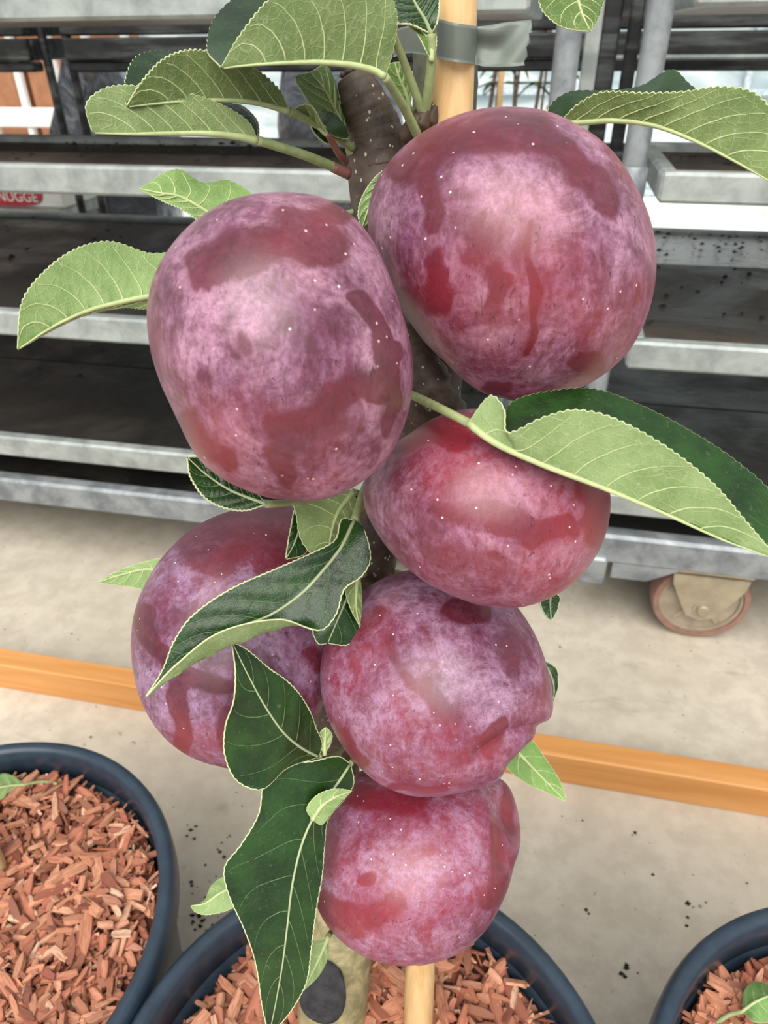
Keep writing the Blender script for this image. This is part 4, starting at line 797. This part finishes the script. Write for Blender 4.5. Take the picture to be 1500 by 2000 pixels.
apple([(1000, 220), (1060, 224), (1120, 243), (1190, 290), (1240, 365), (1272, 440), (1281, 520), (1266, 610), (1226, 690), (1160, 745), (1080, 777), (1010, 783), (935, 762), (870, 705), (805, 632), (752, 545), (722, 470), (717, 410), (738, 345), (790, 285), (855, 245), (930, 224)],
      (1000, 500), .207, .036, 1.0,
      [([(790, 330), (860, 285), (950, 258), (1040, 258)], 42, .95), ([(1040, 258), (1100, 300), (1150, 350), (1190, 395)], 32, .9), ([(838, 345), (850, 400), (838, 440)], 20, .95), ([(1033, 440), (1040, 540), (1044, 600), (1030, 682)], 9, 1.3), ([(1062, 520), (1066, 592)], 8, .6),
       ([(850, 510), (858, 600)], 28, .75), ([(960, 530), (990, 560), (960, 600)], 24, .7), ([(900, 440), (960, 455), (940, 500)], 42, .6), ([(1130, 705), (1165, 720)], 26, .8), ([(1240, 560), (1243, 600)], 9, .8), ([(955, 755), (990, 757)], 12, .8), ([(790, 580), (840, 590)], 20, .6)],
      [((-.1, -.95, .5), .005, .26)], 'largest plum red apple, topmost on the right, with a narrow red drip mark', (800, 300, .244))
apple([(560, 378), (620, 385), (670, 410), (710, 448), (738, 490), (760, 545), (785, 620), (803, 690), (804, 760), (790, 830), (755, 900), (705, 945), (650, 972), (590, 978), (520, 968), (450, 945), (395, 905), (372, 872), (358, 838), (336, 790), (308, 725), (292, 660), (289, 600), (300, 545), (330, 490), (380, 435), (430, 402), (490, 382)],
      (548, 680), .183, .034, 2.0,
      [([(400, 520), (470, 490), (560, 470), (640, 480)], 46, .95), ([(540, 425), (610, 435), (660, 420)], 24, .7), ([(705, 585), (735, 640), (765, 700)], 22, 1.1), ([(770, 680), (768, 760), (752, 850)], 13, 1.2), ([(745, 735), (735, 770)], 22, 1.2), ([(545, 835), (610, 815), (660, 780), (700, 745)], 38, .85), ([(370, 815), (395, 860), (440, 900)], 28, .85),
       ([(545, 880), (560, 930)], 26, .75), ([(600, 850), (660, 830)], 30, .7), ([(590, 610), (640, 640)], 40, .35), ([(480, 670), (490, 680)], 18, .6), ([(300, 620), (305, 690)], 12, .6)],
      [((.35, -.8, .65), .005, .26)], 'plum red apple on the upper left with two dark wiped streaks at its right side', (730, 400, .250))
apple([(800, 850), (860, 815), (950, 800), (1040, 815), (1120, 855), (1170, 905), (1192, 960), (1190, 1015), (1170, 1075), (1130, 1130), (1070, 1170), (1000, 1186), (940, 1180), (870, 1155), (800, 1110), (745, 1050), (712, 990), (708, 945), (740, 895)],
      (948, 992), .225, .0335, 3.0,
      [([(780, 850), (850, 840), (900, 860)], 34, .9), ([(860, 1000), (950, 1000), (1010, 1025)], 30, .7), ([(1040, 1045), (1110, 1030)], 30, .85), ([(1140, 950), (1175, 980), (1165, 1060)], 28, .85), ([(850, 1085), (970, 1100)], 26, .6), ([(930, 850), (980, 855)], 24, .5)],
      [((-.35, -.8, .6), .004, .25)], 'plum red apple in the middle right, just under the big pale leaf', (800, 860, .287))
apple([(450, 998), (510, 988), (570, 985), (620, 1020), (645, 1100), (652, 1200), (645, 1300), (630, 1380), (595, 1440), (540, 1485), (480, 1502), (420, 1495), (360, 1470), (310, 1425), (280, 1375), (262, 1310), (257, 1240), (268, 1180), (290, 1130), (330, 1075), (380, 1030)],
      (455, 1245), .282, .036, 4.0,
      [([(420, 1060), (480, 1030), (560, 1020)], 70, 1.0), ([(530, 1070), (570, 1080)], 50, .95), ([(283, 1190), (295, 1260), (330, 1305), (390, 1335), (445, 1345)], 20, 1.25), ([(350, 1330), (354, 1400), (350, 1475)], 16, 1.25), ([(440, 1395), (440, 1450)], 14, .8), ([(600, 1275), (620, 1300)], 20, .7)],
      [((.5, -.7, .6), .005, .25)], 'plum red apple at the left of the cluster, partly behind dark leaves', (700, 1250, .335))
apple([(850, 1110), (920, 1120), (985, 1160), (1030, 1215), (1060, 1280), (1077, 1345), (1070, 1400), (1045, 1450), (1000, 1495), (940, 1530), (870, 1552), (800, 1552), (735, 1525), (680, 1470), (645, 1410), (627, 1345), (628, 1285), (650, 1225), (690, 1170), (760, 1125)],
      (852, 1335), .265, .038, 5.0,
      [([(880, 1190), (945, 1205)], 20, .95), ([(760, 1250), (800, 1330), (860, 1390)], 14, .7), ([(830, 1330), (880, 1400)], 22, .7), ([(990, 1250), (1000, 1300)], 24, .7), ([(940, 1440), (985, 1420), (960, 1470)], 18, .9), ([(670, 1430), (700, 1490)], 22, .7), ([(760, 1540), (870, 1535)], 10, .9), ([(740, 1200), (700, 1230)], 20, .6)],
      [((-.45, -.6, .65), .004, .25), ((.82, .62, -.12), .0042, .2)], 'plum red apple second from the bottom, with a dented right side', (715, 1240, .328), grooves=[([(1060, 1420), (1010, 1432), (975, 1452), (940, 1475)], 14, .0026), ([(1040, 1465), (1000, 1500)], 16, .0012)])
apple([(800, 1490), (880, 1490), (950, 1505), (990, 1530), (1010, 1580), (1013, 1640), (1000, 1700), (975, 1770), (935, 1830), (880, 1868), (810, 1884), (740, 1876), (675, 1845), (630, 1795), (608, 1730), (606, 1660), (620, 1590), (650, 1540), (710, 1505)],
      (810, 1690), .29, .037, 6.0,
      [([(650, 1550), (740, 1560), (810, 1570)], 28, .8), ([(630, 1780), (700, 1800), (770, 1770)], 36, .75), ([(640, 1640), (650, 1700)], 22, .6), ([(965, 1610), (985, 1680), (960, 1760)], 22, .8), ([(990, 1540), (1003, 1620)], 15, .8), ([(715, 1710), (718, 1720)], 12, .9)],
      [((-.4, -.65, .65), .004, .25), ((.86, -.42, -.28), .003, .17)], 'lowest plum red apple, hanging just above the mulch', (682, 1560, .362), grooves=[([(958, 1520), (972, 1570), (985, 1630), (985, 1680)], 17, .0022)])

# ------------------------------------------------------------------ small loose things
gl = 'leaf'
def fallen(Mp, Lp, Rp, face, tint, label, mats=('upper', 'under', 'edge'), pet=None, nv=4):
    c = W(*Mp[len(Mp)//2]); e = empty('fallen_leaf', c); o = leaf(Mp, Lp, Rp, face, pet, tint, 12, .0004, parent=e, origin=c, nv=nv, name='leaf_blade', mats=mats); tag(e, label, 'leaf'); return e
zz = lambda x, y, h=.217: float((hit(x, y, h)-CAM)@M3[:, 2])
fallen([(48, 1533, zz(48, 1533, .225)), (20, 1535, zz(20, 1535, .228)), (-8, 1540, zz(-8, 1540, .228)), (-40, 1548, zz(-40, 1548, .222))], [(48, 1533, zz(48, 1533, .225)), (25, 1516, zz(25, 1516, .226)), (0, 1513, zz(0, 1513, .224)), (-40, 1548, zz(-40, 1548, .222))], [(48, 1533, zz(48, 1533, .225)), (18, 1546, zz(18, 1546, .224)), (0, 1562, zz(0, 1562, .219)), (-40, 1548, zz(-40, 1548, .222))], ('M', 'under'), (1.15, 1.3, 1.1), 'pale green fallen leaf with a long stalk on the mulch of the left pot', pet=[(112, 1531, zz(112, 1531, .219)), (80, 1527, zz(80, 1527, .222))])
fallen([(48, 1480, zz(48, 1480)), (62, 1470, zz(62, 1470, .22)), (76, 1464, zz(76, 1464, .22)), (91, 1461, zz(91, 1461))], [(48, 1480, zz(48, 1480)), (56, 1462, zz(56, 1462, .219)), (74, 1456, zz(74, 1456, .219)), (91, 1461, zz(91, 1461))], [(48, 1480, zz(48, 1480)), (66, 1481, zz(66, 1481, .219)), (82, 1474, zz(82, 1474, .219)), (91, 1461, zz(91, 1461))], ('M', 'upper'), (1, 1, 1), 'dull dark green fallen leaf against the far rim of the left pot', mats=('deadleaf', 'deadleaf', 'deadleaf'))
fallen([(1450, 1976, zz(1450, 1976, .228)), (1475, 1958, zz(1475, 1958, .234)), (1505, 1945, zz(1505, 1945, .234)), (1540, 1940, zz(1540, 1940, .228))], [(1450, 1976, zz(1450, 1976, .228)), (1455, 1935, zz(1455, 1935, .228)), (1480, 1918, zz(1480, 1918, .226)), (1540, 1940, zz(1540, 1940, .228))], [(1450, 1976, zz(1450, 1976, .228)), (1475, 1996, zz(1475, 1996, .232)), (1510, 1990, zz(1510, 1990, .23)), (1540, 1940, zz(1540, 1940, .228))], ('M', 'under'), (.7, 1.0, .62), 'mid green fallen leaf on the mulch of the lower right pot', pet=[(1400, 1998, zz(1400, 1998, .218)), (1425, 1982, zz(1425, 1982, .224))])
b = MB(); r = random.Random(5)
def crumb(P, s):
    V = []; 
    for k in range(6):
        d = [(1, 0, 0), (-1, 0, 0), (0, 1, 0), (0, -1, 0), (0, 0, 1), (0, 0, -.4)][k]; q = s*r.uniform(.6, 1.2); V.append((P[0]+d[0]*q*1.3, P[1]+d[1]*q, P[2]+d[2]*q*.8+s*.3))
    b.add(V, [(0, 2, 4), (2, 1, 4), (1, 3, 4), (3, 0, 4), (2, 0, 5), (1, 2, 5), (3, 1, 5), (0, 3, 5)])
for i in range(160):
    px, py = r.uniform(0, 1500), r.uniform(1180, 2000); crumb(hit(px, py, 0), .0006+.0016*r.random()**4)
for cx, cy, n, sp in ((430, 1660, 6, 16), (400, 1740, 8, 20), (390, 1800, 16, 12), (1235, 1625, 3, 6), (1150, 1780, 3, 6), (1215, 1893, 6, 10), (370, 1620, 5, 10), (1360, 1775, 6, 14)):
    for i in range(n): crumb(hit(r.gauss(cx, sp), r.gauss(cy, sp), 0), r.uniform(.0008, .0024))
tag(b.build('soil_crumbs', 'soil'), 'dark soil crumbs scattered over the concrete floor', 'soil', None, 'stuff')
b = MB()
for (z, u0, u1, o0, o1, n) in ((.4105, .12, 1.0, .34, .52, 420), (.4105, .12, 1.0, -.02, .3, 260), (.5755, .12, .8, -.02, dr-.06, 240), (.569, -1.1, -.04, -.02, dl-.05, 420), (.3995, -1.1, -.04, 0, .5, 200), (.2155, -1.1, -.04, 0, .5, 160)):
    for i in range(n):
        o = r.uniform(o0, o1); crumb(TP(r.uniform(u0, u1), o, z-.001), .001+.0034*r.random()**2.5)
tag(b.build('shelf_soil', 'soil'), 'dark potting soil crumbs littering the trolley shelves', 'soil', None, 'stuff')
